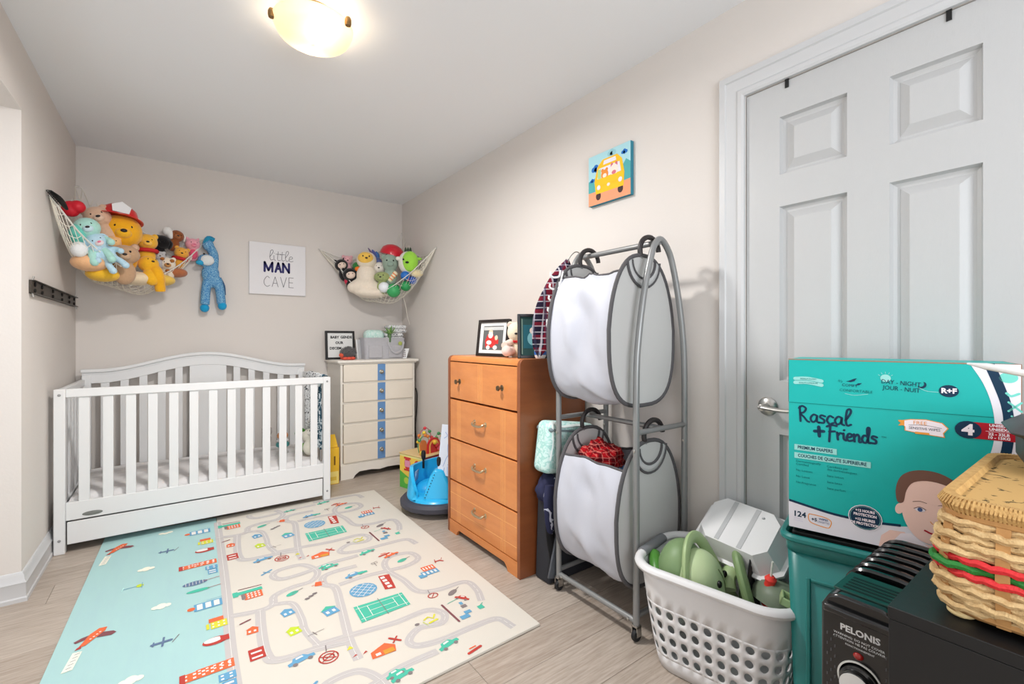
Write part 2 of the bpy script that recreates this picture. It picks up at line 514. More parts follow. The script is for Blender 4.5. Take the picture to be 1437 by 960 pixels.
ll = bpy.data.lights.new('lamp_glow', 'AREA'); ll.shape = 'DISK'; ll.size = .24; ll.energy = 21; ll.color = (1.0, .985, .965)
lo_ = bpy.data.objects.new('lamp_glow', ll); COL.objects.link(lo_); lo_.parent = lamp; lo_.location = (0, 0, -.128)
for a in (3.1, -.85):
    obj('rod', MB().tube([(.08 * cos(a), .08 * sin(a), -.02), (.155 * cos(a), .155 * sin(a), -.04)], .003, 6), M('brass', (150, 120, 80)), lamp)

# ================================================================ CRIB
CX0, CX1, CYF, CYB = -.528, .870, 3.355, 4.13
crib = thing('crib', 'white wooden baby crib with arched slatted back and under-bed drawer', 'crib', (0, 0, 0))
def cb(n, b, bev=.003, par=crib, mat=cribM, **k): return bx(n, b, mat, par, bev, **k)
for x0, z0 in ((CX0, 0), (CX1 - .046, .012)):
    p = cb('post', (x0, x0 + .046, CYF, CYF + .046, z0, .876), .004)
    for zz in (.845, .075):
        obj('bolt_cap', MB().lathe([(.007, 0), (.007, -.002), (.004, -.0035)], 12, (x0 + .023, CYF, zz), ax='y'), M('bolt grey', (150, 150, 150), .4), p)
cb('top_rail', (CX0 + .046, CX1 - .046, CYF + .004, CYF + .036, .830, .876), .004)
for i in range(13):
    xc = -.4095 + i * .09775
    cb('slat', (xc - .0225, xc + .0225, CYF + .012, CYF + .026, .262, .832), .002)
lr = cb('bottom_rail', (CX0 + .046, CX1 - .046, CYF + .008, CYF + .034, .172, .268), .003)
obj('badge', MB().lathe([(.001, 0), (1, 0), (1, -.001), (.9, -.002), (.001, -.002)], 28, (0, 0, 0), ax='y').xf(Matrix.Translation((-.375, CYF + .008, .195)) @ Matrix.Diagonal((.042, 1, .012, 1))), M('badge grey', (120, 122, 118), .4), lr)
dr = cb('drawer', (CX0 + .052, CX1 - .052, CYF + .006, CYF + .024, .046, .164), .002)
obj('drawer_box', MB().box(CX0 + .08, CX1 - .08, CYF + .026, CYB - .12, .052, .062)
    .box(CX0 + .08, CX0 + .092, CYF + .026, CYB - .12, .062, .14).box(CX1 - .092, CX1 - .08, CYF + .026, CYB - .12, .062, .14)
    .box(CX0 + .08, CX1 - .08, CYB - .132, CYB - .12, .062, .14), M('drawer inside', (200, 198, 194), .6), dr)
# curved back
def zt(x):
    t = (x - (CX0 + CX1) / 2) / ((CX1 - CX0) / 2 - .01); t = max(-1, min(1, t)); a = abs(t)
    if a > .86: return .942
    return .942 + .105 * (0.5 + 0.5 * cos(PI * a / .86)) ** .9
BX0, BX1 = CX0 + .018, CX1 - .018
N = 48
def arch(z_lo, z_hi, y0, y1, ox=0):
    mb = MB(); vs = []; fs = []
    for i in range(N + 1):
        x = BX0 - ox + (BX1 - BX0 + 2 * ox) * i / N; z = zt(x)
        vs += [(x, y0, z + z_lo), (x, y0, z + z_hi), (x, y1, z + z_hi), (x, y1, z + z_lo)]
    for i in range(N):
        for k in range(4): fs.append((i * 4 + k, i * 4 + (k + 1) % 4, i * 4 + 4 + (k + 1) % 4, i * 4 + 4 + k))
    fs.append((3, 2, 1, 0)); fs.append(tuple(N * 4 + k for k in range(4)))
    return mb.add(vs, fs)
ar = obj('back_arch', arch(-.095, -.014, CYB - .034, CYB - .012), cribM, crib, bev=.002)
obj('cap_moulding', arch(-.022, -.0, CYB - .046, CYB - .004, .006), cribM, crib, bev=.003)
obj('bead_moulding', arch(-.036, -.0285, CYB - .037, CYB - .030, .0), cribM, crib, bev=.001)
for x0 in (BX0, BX1 - .046): cb('back_post', (x0, x0 + .046, CYB - .04, CYB - .008, 0, .90), .003)
cs = [-.395, -.2945, -.194, -.0915, .007, .3685, .468, .571, .6735, .765]
for xc in cs: cb('slat', (xc - .0225, xc + .0225, CYB - .030, CYB - .016, .20, zt(xc) - .07), .002)
cb('back_panel', (.070, .300, CYB - .030, CYB - .016, .20, .98), .002)
cb('back_rail', (BX0 + .046, BX1 - .046, CYB - .034, CYB - .012, .15, .235), .003)
for sx, x0 in ((-1, CX0 + .008), (1, CX1 - .034)):
    cb('side_rail', (x0, x0 + .026, CYF + .046, CYB - .04, .835, .874), .004)
    cb('side_rail', (x0, x0 + .026, CYF + .046, CYB - .04, .17, .25), .003)
    for i in range(7):
        yc = CYF + .046 + (CYB - .04 - CYF - .046) * (i + .5) / 7
        cb('slat', (x0 + .007, x0 + .019, yc - .018, yc + .018, .25, .836), .002)
sup = obj('mattress_support', MB().box(CX0 + .04, CX1 - .04, CYF + .045, CYB - .045, .165, .178), cribM, crib)

mt = thing('crib_mattress', 'crib mattress under a wrinkled pale fitted sheet', 'mattress', ((CX0 + CX1) / 2, (CYF + CYB) / 2, .18))
sheetM = M('pale sheet', (226, 223, 222), .9, bump=.2, bscale=300, spec=.1)
def mfn(hx, hy, h):
    mb = MB(); nx, ny = 90, 48
    def f(u, v):
        x = (u * 2 - 1) * hx; y = (v * 2 - 1) * hy
        e = min(hx - abs(x), hy - abs(y)); r = .045
        z = h - (r - math.sqrt(max(0, r * r - (r - min(e, r)) ** 2))) * 1.0
        w = noise.noise(Vector((x * 5 + y * 9, y * 4, 1.3))) * .006 + noise.noise(Vector((x * 14 - y * 22, y * 3 + x, 4.1))) * .0045
        w += .0035 * sin(x * 42 + 5 * noise.noise(Vector((x * 2, y * 4, 0)))) * max(0, (y < -.05) * (-y - .05)) * 5
        return (x, y, z + w * min(1, e / .03))
    mb.grid(f, nx, ny)
    return mb
mb = mfn(.655, .345, .112)
obj('fitted_sheet', mb, sheetM, mt, smooth=80)
obj('mattress_core', MB().box(-.652, .652, -.342, .342, 0, .066), sheetM, mt, bev=.02, seg=3)

# muslin blanket over the right crib end
def patt(name, base, ink, scale, thr=.55, rough=.9):
    m = M(name, base, rough, spec=.1)
    nt = m.node_tree; b = nt.nodes['Principled BSDF']
    tc = nt.nodes.new('ShaderNodeTexCoord'); n = nt.nodes.new('ShaderNodeTexNoise')
    n.inputs['Scale'].default_value = scale; n.inputs['Detail'].default_value = 2; n.inputs['Distortion'].default_value = 2.0
    rp = nt.nodes.new('ShaderNodeValToRGB'); rp.color_ramp.interpolation = 'CONSTANT'
    rp.color_ramp.elements[0].color = L3(base); rp.color_ramp.elements[1].position = thr; rp.color_ramp.elements[1].color = L3(ink)
    nt.links.new(tc.outputs['Object'], n.inputs['Vector']); nt.links.new(n.outputs[0], rp.inputs[0])
    nt.links.new(rp.outputs[0], b.inputs['Base Color'])
    return m
def drape(name, label, cat, y0, y1, xr, ztop, hin, hout, mat, amp=.012, nf=9, ph=0, th=.003):
    r = .022
    L_in, L_out = hin, hout
    mb = MB()
    def f(u, v):
        y = y0 + (y1 - y0) * u
        s = v * (L_in + PI * r + L_out)
        w = amp * sin(u * nf * PI + ph) + amp * .5 * sin(u * nf * 2.3 * PI + 1 + s * 4)
        if s < L_in: x = xr - r; z = ztop - (L_in - s); k = min(1, (L_in - s) / .1); x -= abs(w) * k * 1.3
        elif s < L_in + PI * r:
            a = (s - L_in) / r; x = xr - r * cos(a); z = ztop + r * sin(a) + abs(w) * .5
        else: d = s - L_in - PI * r; x = xr + r + abs(w) * min(1, d / .1); z = ztop - d
        y += .02 * sin(s * 5 + ph) * (u - .5)
        return (x, y, z)
    mb.grid(f, 60, 50)
    o = obj(name, mb, mat, smooth=80, solid=th, off=0)
    return tag(o, label, cat)
drape('muslin_blanket', 'white muslin blanket with black squiggle print over the crib end', 'blanket', 3.50, 3.90, CX1 - .021, .858, .42, .06,
      patt('squiggle muslin', (232, 234, 236), (38, 44, 52), 36, .585), nf=7)
drape('muslin_cloth', 'dark teal and white cloth draped over the front corner of the crib end', 'blanket', 3.41, 3.49, CX1 - .021, .860, .50, .05,
      patt('teal muslin', (206, 216, 220), (52, 84, 100), 20, .47), amp=.008, nf=4, ph=1)

# ================================================================ PLUSH BUILDER
EYE = M('glass eye', (16, 14, 14), .15)
def plush(name, label, cat, loc, h, col, rz=0, ears='round', earcol=None, muz=None, nose=(30, 24, 22), limbs=1, body=1,
          tilt=0, lean=0, group=None, belly=None, headscale=(1, .95, .92), inner=None, bodyonly=False, sit=False):
    t = thing(name, label, cat, loc, group=group, rot=(lean, tilt, rz))
    f = FUR(col); mb = MB()
    if not bodyonly: mb.ell((0, 0, 0), [h * q for q in headscale], n=20, h=12)
    if body:
        mb.ell((0, h * .1, -h * 1.55), (h * .82, h * .7, h * 1.05), n=18, h=12)
        mb.ell((0, h * .05, -h * .8), (h * .5, h * .45, h * .5), n=12, h=8)
        if limbs:
            for s in (-1, 1):
                mb.tube(cr([(s * h * .55, 0, -h * 1.0), (s * h * 1.05, -h * .3, -h * 1.45), (s * h * 1.15, -h * .65, -h * 1.7)], 4), h * .29, 10)
                mb.ell((s * h * 1.15, -h * .68, -h * 1.72), (h * .33, h * .33, h * .33), n=12, h=8)
                if sit: q = [(s * h * .4, -h * .1, -h * 2.2), (s * h * .75, -h * .9, -h * 2.3), (s * h * .85, -h * 1.5, -h * 2.25)]
                else: q = [(s * h * .4, 0, -h * 2.1), (s * h * .6, -h * .4, -h * 2.7), (s * h * .65, -h * .6, -h * 3.2)]
                mb.tube(cr(q, 4), h * .33, 10); mb.ell(q[-1], (h * .38, h * .38, h * .4), n=12, h=8)
    if ears == 'round':
        for s in (-1, 1): mb.ell((s * h * .72, h * .05, h * .70), (h * .34, h * .2, h * .34), n=12, h=8)
    obj('body', mb, f, t, remesh=max(.0035, h * .085))
    ef = FUR(earcol or col)
    if ears == 'long':
        for s in (-1, 1):
            obj('ear', MB().tube(cr([(s * h * .4, 0, h * .7), (s * h * .75, h * .05, h * 1.4), (s * h * 1.0, 0, h * 2.0)], 4), [h * .16, h * .2, h * .24, h * .27, h * .3, h * .3, h * .27, h * .2, h * .08], 10, flat=.5), ef, t)
    if ears == 'flop':
        for s in (-1, 1):
            obj('ear', MB().tube(cr([(s * h * .6, 0, h * .65), (s * h * 1.0, -h * .1, h * .3), (s * h * 1.1, -h * .1, -h * .5)], 4), [h * .12, h * .2, h * .25, h * .29, h * .3, h * .3, h * .3, h * .24, h * .1], 10, flat=.5), ef, t)
    if ears == 'point':
        for s in (-1, 1):
            obj('ear', MB().lathe([(h * .3, 0), (h * .2, h * .3), (.001, h * .55)], 10).xf(Matrix.Translation((s * h * .55, 0, h * .6)) @ Matrix.Rotation(s * .5, 4, 'Y') @ Matrix.Diagonal((1, .5, 1, 1))), ef, t)
    if inner and ears == 'round':
        for s in (-1, 1): obj('inner_ear', MB().ell((s * h * .72, -h * .14, h * .71), (h * .22, h * .06, h * .22), n=12, h=8), FUR(inner), t)
    if not bodyonly:
        if muz: obj('muzzle', MB().ell((0, -h * .78, -h * .22), (h * .42, h * .34, h * .32), n=14, h=8), FUR(muz), t)
        yn = -h * (1.1 if muz else .93)
        if nose: obj('nose', MB().ell((0, yn, -h * .12), (h * .17, h * .1, h * .11), n=10, h=6), M('nose %d %d %d' % nose, nose, .4), t)
        for s in (-1, 1): obj('eye', MB().ell((s * h * .36, -h * .80, h * .18), (h * .09, h * .06, h * .10), n=10, h=6), EYE, t)
    if belly: obj('belly', MB().ell((0, -h * .35, -h * 1.55), (h * .58, h * .36, h * .78), n=14, h=10), FUR(belly), t)
    return t
def cap_hat(name, label, loc, r, col, rot=(0, 0, 0), brim=True, plate=None, cat='hat'):
    t = thing(name, label, cat, loc, rot=rot)
    m = M('hat %d %d %d' % tuple(col), col, .28, coat=.4)
    obj('crown', MB().lathe([(r, 0), (r * 1.0, r * .25), (r * .88, r * .58), (r * .6, r * .82), (r * .25, r * .95), (.001, r * .98)], 24), m, t)
    if brim: obj('brim', MB().lathe([(r * .98, .0), (r * 1.32, -r * .12), (r * 1.33, -r * .08), (r * .98, .006)], 28).xf(Matrix.Diagonal((1, 1.15, 1, 1))), m, t)
    if brim: obj('ridge', MB().tube([(0, -r * .95 * cos(a), r * 1.02 * sin(a)) for a in [PI * k / 12 for k in range(13)]], r * .06, 6), m, t)
    if plate:
        pl_ = obj('front_plate', MB().prism([(-r * .42, 0, 0), (r * .42, 0, 0), (r * .5, 0, r * .5), (0, 0, r * .85), (-r * .5, 0, r * .5)], (0, -.003, 0)).xf(Matrix.Translation((0, -r * 1.10, r * .08)) @ Matrix.Rotation(-.30, 4, 'X')), white, t)
    return t

# toys lying in the crib at the right end
plush('plush_lamb', 'cream plush lamb lying by the right crib end', 'soft toy', (.80, 3.62, .42), .062, (228, 224, 208), rz=-.3, ears='flop', muz=(240, 236, 226), lean=-.9, limbs=0)
for nm, lb, lo, r, cc in (('toy_ball', 'bright green toy ball on the mattress beside the cream lamb', (.765, 3.66, .335), .034, (120, 190, 60)),
                          ('toy_ball', 'darker green toy ball on the mattress under the draped blanket', (.76, 3.79, .42), .040, (92, 178, 56))):
    tag(obj(nm, MB().ell(lo, (r, r, r), n=24, h=14), M(nm + str(cc[0]), cc, .4)), lb, 'ball')
rt = thing('stacking_toy', 'small orange, white and teal baby rattle on the crib mattress', 'toy', (.625, 3.72, .345))
obj('base', MB().lathe([(.03, 0), (.045, .01), (.045, .03), (.03, .04)], 20), M('rattle teal', (70, 150, 150), .4), rt)
obj('ring', MB().lathe([(.03, .04), (.042, .05), (.03, .062)], 20), white, rt)
obj('head', MB().ell((0, 0, .085), (.038, .034, .03)), M('rattle orange', (226, 150, 96), .5), rt)
plush('plush_bear', 'small grey plush bear seen faintly behind the crib slats', 'soft toy', (.56, 3.98, .42), .035, (176, 166, 160), rz=.1, limbs=0, lean=-.2)
tag(obj('toy_block', MB().box(.70, .74, 3.62, 3.66, .30, .34), M('pink block', (220, 90, 100), .5), bev=.006), 'small pink toy block on the mattress among the green balls', 'toy')

# ================================================================ CREAM DRESSER
creamM = M('cream paint', (238, 232, 222), .4, var=.12, vscale=6)
creamD = M('cream drawer paint', (238, 228, 213), .35, var=.12, vscale=6)
blueM = M('blue stripe paint', (104, 146, 196), .45)
cd = thing('cream_dresser', 'cream five-drawer dresser with a blue stripe down the middle', 'dresser', (0, 0, 0))
DX0, DX1, DYF, DYB = 1.060, 1.700, 3.79, 4.19
obj('top', MB().box(DX0 - .028, DX1 + .028, DYF - .03, DYB, .947, .968), creamM, cd, bev=.005)
obj('top_edge', MB().box(DX0 - .012, DX1 + .012, DYF - .014, DYB, .934, .947), creamM, cd, bev=.003)
ca = MB().box(DX0, DX0 + .018, DYF, DYB, 0, .934).box(DX1 - .018, DX1, DYF, DYB, 0, .934).box(DX0 + .018, DX1 - .018, DYB - .01, DYB, .04, .934)
obj('carcass', ca, creamM, cd, bev=.002)
zs = [.934, .783, .619, .452, .285, .123]
for i, z in enumerate(zs[1:]): obj('rail', MB().box(DX0 + .018, DX1 - .018, DYF + .002, DYF + .03, z - .007, z + .007), creamM, cd)
for i in range(5):
    z0, z1 = zs[i + 1] + .008, zs[i] - (.008 if i else .002)
    d_ = obj('drawer', MB().box(DX0 + .022, DX1 - .022, DYF - .012, DYF + .10, z0, z1), creamD, cd, bev=.004)
    obj('stripe', MB().box(1.362, 1.428, DYF - .0136, DYF - .0118, z0 + .001, z1 - .001), blueM, d_)
    zc = (z0 + z1) / 2
    k_ = obj('knob', MB().lathe([(.004, 0), (.004, -.014), (.012, -.02), (.012, -.026), (.004, -.03)], 16, (1.395, DYF - .0136, zc + .004), ax='y'), M('aged pull', (176, 168, 152), .3, metal=.9), d_)
    obj('knob_plate', MB().lathe([(.019, 0), (.017, -.002), (.01, -.003)], 12, (1.395, DYF - .0136, zc + .004), ax='y'), M('aged pull', (176, 168, 152)), d_)
ap = [(DX0, 0), (DX0 + .10, 0), (DX0 + .115, .025), (DX0 + .15, .05), (DX0 + .25, .052), (DX0 + .32, .042), (DX0 + .39, .052), (DX1 - .15, .05), (DX1 - .115, .025), (DX1 - .10, 0), (DX1, 0), (DX1, .116), (DX0, .116)]
ap = [(q[0], q[1]) for q in ap]
obj('apron', MB().prism([(x, DYF - .008, z) for x, z in ap], (0, .018, 0)), creamM, cd, smooth=30)

# ================================================================ ORANGE DRESSER
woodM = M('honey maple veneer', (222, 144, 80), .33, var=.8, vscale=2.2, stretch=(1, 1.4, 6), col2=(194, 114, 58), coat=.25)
sideM = M('dresser side stain and shade', (146, 84, 48), .35, var=.7, vscale=2.5, stretch=(1, 1, 7), col2=(122, 66, 36), coat=.2)  # darker than the front: side stain with shade put into the colour
inlay = M('inlay line', (240, 178, 112), .4)
od = thing('wood_dresser', 'honey brown wooden dresser with four drawers and inlaid lines', 'dresser', (0, 0, 0))
FX, OY1, OY2, OB, OH = 1.308, 1.722, 2.436, 1.742, 1.046
# sides with rounded top front, as boards
def board(y0, y1, m):
    pr = [(FX, 0), (OB, 0), (OB, OH), (FX + .03, OH)] + [(FX + .03 - .03 * sin(a), OH - .03 + .03 * cos(a)) for a in [PI / 2 * k / 6 for k in range(1, 7)]]
    return obj('side_panel', MB().prism([(x, y0, z) for x, z in pr], (0, y1 - y0, 0)), m, od, bev=.0015)
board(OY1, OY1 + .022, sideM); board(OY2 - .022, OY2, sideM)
obj('top', MB().prism([(x, OY1 + .022, z) for x, z in [(FX + .006, 1.014), (OB, 1.014), (OB, OH - .001), (FX + .03, OH - .001)] + [(FX + .031 - .025 * sin(a), OH - .027 + .026 * cos(a)) for a in [PI / 2 * k / 6 for k in range(1, 7)]]], (0, OY2 - OY1 - .044, 0)), woodM, od, smooth=60)
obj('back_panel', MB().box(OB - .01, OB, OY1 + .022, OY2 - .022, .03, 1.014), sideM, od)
dz = [(.796, 1.008), (.560, .786), (.315, .551), (.078, .306)]
wy0, wy1 = OY1 + .026, OY2 - .026
for i, (z0, z1) in enumerate(dz):
    d_ = obj('drawer', MB().box(FX + .002, FX + .32, wy0, wy1, z0, z1), woodM, od, bev=.0025)
    il = MB(); x_ = FX + .0012
    def vline(y): il.box(x_, x_ + .002, y - .0013, y + .0013, z0 + .003, z1 - .003)
    def hline(z): il.box(x_, x_ + .002, wy0 + .003, wy1 - .003, z - .0013, z + .0013)
    if i == 0:
        for k in (-.018, 0, .018): vline((wy0 + wy1) / 2 + k)
        hs = [(1.875, .897), (2.30, .897)]
        for yy, zz in hs:
            obj('knob', MB().lathe([(.016, 0), (.012, -.003), (.005, -.006), (.005, -.016), (.014, -.022), (.013, -.028), (.003, -.031)], 14, (FX + .002, yy, zz), ax='x'), M('aged brass', (120, 102, 78), .35, metal=.9), d_)
    else:
        for k in (-.016, 0, .016): vline(wy0 + (wy1 - wy0) * .175 + k); vline(wy0 + (wy1 - wy0) * .845 + k)
        if i == 3:
            for k in (-.05, .045): hline((z0 + z1) / 2 + k)
        yc = (wy0 + wy1) / 2; zc = (z0 + z1) / 2 + .01
        pts = [(FX + .001, yc - .052, zc + .006), (FX - .014, yc - .05, zc + .004), (FX - .022, yc - .038, zc - .004), (FX - .022, yc, zc - .007), (FX - .022, yc + .038, zc - .004), (FX - .014, yc + .05, zc + .004), (FX + .001, yc + .052, zc + .006)]
        h_ = obj('handle', MB().tube(cr(pts, 4), .0066, 8), M('pale brass', (196, 178, 146), .3, metal=.9), d_)
        for s in (-1, 1): obj('handle_plate', MB().ell((FX + .001, yc + s * .054, zc + .006), (.003, .011, .014), n=12, h=8), M('pale brass', (196, 178, 146)), h_)
    obj('inlay_lines', il, inlay, d_)
apz = [(wy0 - .004, 0), (wy0 + .075, 0), (wy0 + .085, .02), (wy0 + .105, .036), (wy1 - .105, .036), (wy1 - .085, .02), (wy1 - .075, 0), (wy1 + .004, 0), (wy1 + .004, .074), (wy0 - .004, .074)]
obj('apron', MB().prism([(FX + .001, y, z) for y, z in apz], (.018, 0, 0)), woodM, od, smooth=30)

# ================================================================ WALL SIGN AND PAINTING
sg = thing('canvas_sign', 'square white canvas sign with navy lettering on the back wall', 'sign', (.669, YB - .0015, 1.716))
obj('canvas', MB().box(-.210, .210, -.022, 0, -.210, .210), M('canvas white', (232, 230, 232), .8, bump=.2, bscale=400), sg, bev=.003)
F_ = FR((0, -.0222, 0), (1, 0, 0), (0, 0, 1))
ml = MB()
fhand(ml, F_, 'little', .082, -.072, .072, .0032, .0006, 1, sx=1.05)
fhand(ml, F_, 'MAN', .074, -.100, -.022, .0165, .0006, 0, sx=1.05)
fhand(ml, F_, 'CAVE', .082, -.108, -.145, .0034, .0006, 1, sx=1.05)
obj('lettering', ml, [C((52, 50, 104)), C((70, 66, 78))], sg)

pt = thing('painting', 'small square canvas painting of a yellow bus on the right wall', 'painting', (XR - .0015, 1.548, 1.958))
obj('canvas', MB().box(-.022, 0, -.137, .137, -.128, .128), [M('painting edge', (52, 130, 150), .8)], pt, bev=.002)
F_ = FR((-.0223, 0, 0), (0, -1, 0), (0, 0, 1))
pm_ = MB(); cols = [(170, 214, 222), (84, 168, 170), (238, 156, 118), (244, 190, 40), (40, 110, 190), (226, 222, 232), (70, 50, 50), (168, 206, 150), (228, 140, 60), (246, 224, 210), (210, 110, 130), (150, 200, 210)]
w_, h_ = .136, .127
frect(pm_, F_, -w_, w_, -h_, h_, .0002, 0)
fpoly(pm_, F_, [(-w_, -.06), (w_, -.05), (w_, -h_), (-w_, -h_)], .0005, 2)
fpoly(pm_, F_, [(-w_, -.06), (-w_, -.0), (-.09, .01), (-.05, -.03), (-.02, -.06)], .0006, 1)
fpoly(pm_, F_, [(w_, -.05), (w_, .03), (.11, .05), (.07, 0), (.04, -.055)], .0006, 1)
def cloud(cx, cy, r, m, off=.0008):
    for dx, dy, k in ((-.8, 0, .6), (0, .25, .8), (.8, 0, .6), (0, -.2, .6)): fdisc(pm_, F_, cx + dx * r, cy + dy * r, r * k, r * k, off + .00002 * dx, m, n=12)
cloud(-.085, .055, .022, 4); cloud(.10, .085, .014, 4); cloud(-.11, .0, .012, 4); cloud(.02, .105, .02, 11)
fpoly(pm_, F_, [(-.085, -.075), (.095, -.075), (.10, -.01), (.085, .06), (.055, .09), (-.04, .09), (-.075, .06), (-.095, -.01)], .0010, 3)
fpoly(pm_, F_, [(-.075, .0), (.08, .0), (.07, .05), (-.065, .05)], .0013, 5)
fpoly(pm_, F_, [(-.035, .062), (.05, .062), (.045, .082), (-.03, .082)], .0013, 5)
frect(pm_, F_, -.072, -.05, -.03, .045, .0015, 7)
fdisc(pm_, F_, -.025, .012, .024, .024, .0015, 8); fdisc(pm_, F_, -.025, .006, .013, .011, .0017, 9)
fdisc(pm_, F_, .035, .018, .026, .028, .0015, 9); fdisc(pm_, F_, .035, .006, .014, .010, .0017, 10)
for a in (-.04, -.012): fdisc(pm_, F_, a, .034, .009, .009, .0014, 8)
for a in (.022, .05): fdisc(pm_, F_, a, .042, .008, .014, .0014, 10)
frect(pm_, F_, -.088, .097, -.04, -.003, .0019, 3)
fdisc(pm_, F_, -.065, -.045, .012, .012, .0021, 5); fdisc(pm_, F_, .075, -.04, .012, .012, .0021, 5); fdisc(pm_, F_, .0, -.045, .01, .008, .0021, 9)
fdisc(pm_, F_, -.068, -.088, .017, .02, .0007, 6); fdisc(pm_, F_, .075, -.085, .017, .02, .0007, 6)
obj('picture', pm_, [C(c) for c in cols], pt)

# ================================================================ TV BRACKET ON THE LEFT WALL
bk = thing('wall_bracket', 'dark metal mounting rail with bolts on the left wall', 'bracket', (XL + .001, 3.56, 1.385))
obj('rail', MB().box(0, .008, -.56, .56, -.031, .031).box(0, .022, -.56, .56, .027, .031).box(0, .022, -.56, .56, -.031, -.027), M('dark steel', (74, 68, 62), .4, metal=.7), bk, bev=.001)
for yy in (-.50, -.36, -.12, .12, .34, .50):
    for zz in (-.014, .014): obj('bolt', MB().lathe([(.010, .008), (.010, .012), (.006, .015)], 8, (0, yy, zz), ax='x'), M('black bolt', (24, 22, 20), .4), bk)
for yy in (-.55, .55):
    for s in (-1, 1): obj('end_pin', MB().tube([(.010, yy, s * .03), (.014, yy, s * .048)], .004, 6), chrome, bk)

# ================================================================ TOY HAMMOCKS
ropeM = M('white cord', (236, 232, 224), .9, bump=.4, bscale=600)
netM = M('net cord', (238, 232, 218), .9)
def hammock(name, label, E_, Wp, bulge, nu=46, nv=22):
    """E_ front edge points; Wp wall edge points"""
    t = thing(name, label, 'hammock', (0, 0, 0))
    Ec = cr(E_, 8); Wc = cr(Wp, 8)
    def samp(Cv, t_):
        x = t_ * (len(Cv) - 1); i = min(int(x), len(Cv) - 2); return Cv[i].lerp(Cv[i + 1], x - i)
    def S(u, v):
        p = samp(Ec, u).lerp(samp(Wc, u), v)
        k = sin(PI * v) ** .75 * sin(PI * u) ** .8
        p = p.copy(); p.z -= bulge * k
        c = samp(Ec, .5).lerp(samp(Wc, .5), .45)
        p.x += (c.x - p.x) * .12 * k; p.y += (c.y - p.y) * .12 * k
        return p
    mb = MB(); r = .0017
    def seg(a, b):
        d = (b - a)
        if d.length < 1e-5: return
        d.normalize(); s = d.orthogonal().normalized() * r; q = d.cross(s)
        pts = [s, -s * .5 + q * .87, -s * .5 - q * .87]
        mb.add([a + x for x in pts] + [b + x for x in pts], [(0, 1, 4, 3), (1, 2, 5, 4), (2, 0, 3, 5)])
    G = [[S(i / nu, j / nv) for i in range(nu + 1)] for j in range(nv + 1)]
    for j in range(nv):
        for i in range(nu):
            if (i + j) % 2: seg(G[j][i + 1], G[j + 1][i])
            else: seg(G[j][i], G[j + 1][i + 1])
    o = obj('net', mb, netM, t, smooth=0); o['kind'] = 'stuff'
    obj('edge_rope', MB().tube(Ec, .006, 8, flat=.6), ropeM, t)
    obj('edge_rope', MB().tube(Wc, .004, 6), ropeM, t)
    for p in (Ec[0], Ec[-1], samp(Wc, .5)):
        obj('hook', MB().lathe([(.008, 0), (.008, .004), (.003, .006)], 10).xf(Matrix.Translation(p)), chrome, t)
    return S
hammock('toy_hammock', 'larger white net toy hammock in the left corner above the crib',
    [(-.546, 3.386, 1.897), (-.515, 3.424, 1.85), (-.449, 3.497, 1.745), (-.369, 3.585, 1.655), (-.296, 3.666, 1.60), (-.233, 3.735, 1.55), (-.15, 3.83, 1.545), (-.095, 3.888, 1.57), (.002, 3.995, 1.66), (.087, 4.088, 1.764), (.178, 4.19, 1.905)],
    [(-.546, 3.386, 1.897), (-.545, 3.65, 1.86), (-.545, 3.95, 1.95), (-.54, 4.188, 2.165), (-.3, 4.19, 1.96), (-.05, 4.19, 1.86), (.178, 4.19, 1.905)], .31)
hammock('toy_hammock', 'smaller white net toy hammock in the right corner above the cream dresser',
    [(.992, 4.19, 1.921), (1.097, 4.09, 1.813), (1.168, 4.022, 1.688), (1.24, 3.955, 1.585), (1.33, 3.868, 1.535), (1.424, 3.778, 1.554), (1.561, 3.648, 1.672), (1.651, 3.562, 1.778), (1.748, 3.467, 1.907)],
    [(.992, 4.19, 1.921), (1.25, 4.19, 1.86), (1.5, 4.19, 1.95), (1.748, 4.188, 2.16), (1.748, 3.95, 1.95), (1.748, 3.7, 1.87), (1.748, 3.467, 1.907)], .29)
hb = thing('hair_claw', 'black toothed hair claw clipped to the left hammock loop', 'clip', (XL + .012, 3.36, 1.90))
obj('jaw', MB().tube(cr([(0, 0, .02), (.03, .04, -.01), (.055, .07, -.055)], 4), [.010, .014, .017, .019, .019, .018, .016, .013, .008], 8, flat=.5), black, hb)
for k in range(8):
    a = k / 7
    obj('tooth', MB().tube(cr([(.0 + .03 * a, -.01 + .04 * a, .02 - .045 * a), (-.008 + .03 * a, -.035 + .04 * a, .012 - .045 * a), (.004 + .03 * a, -.05 + .04 * a, -.004 - .045 * a)], 3), .0022, 5), black, hb)
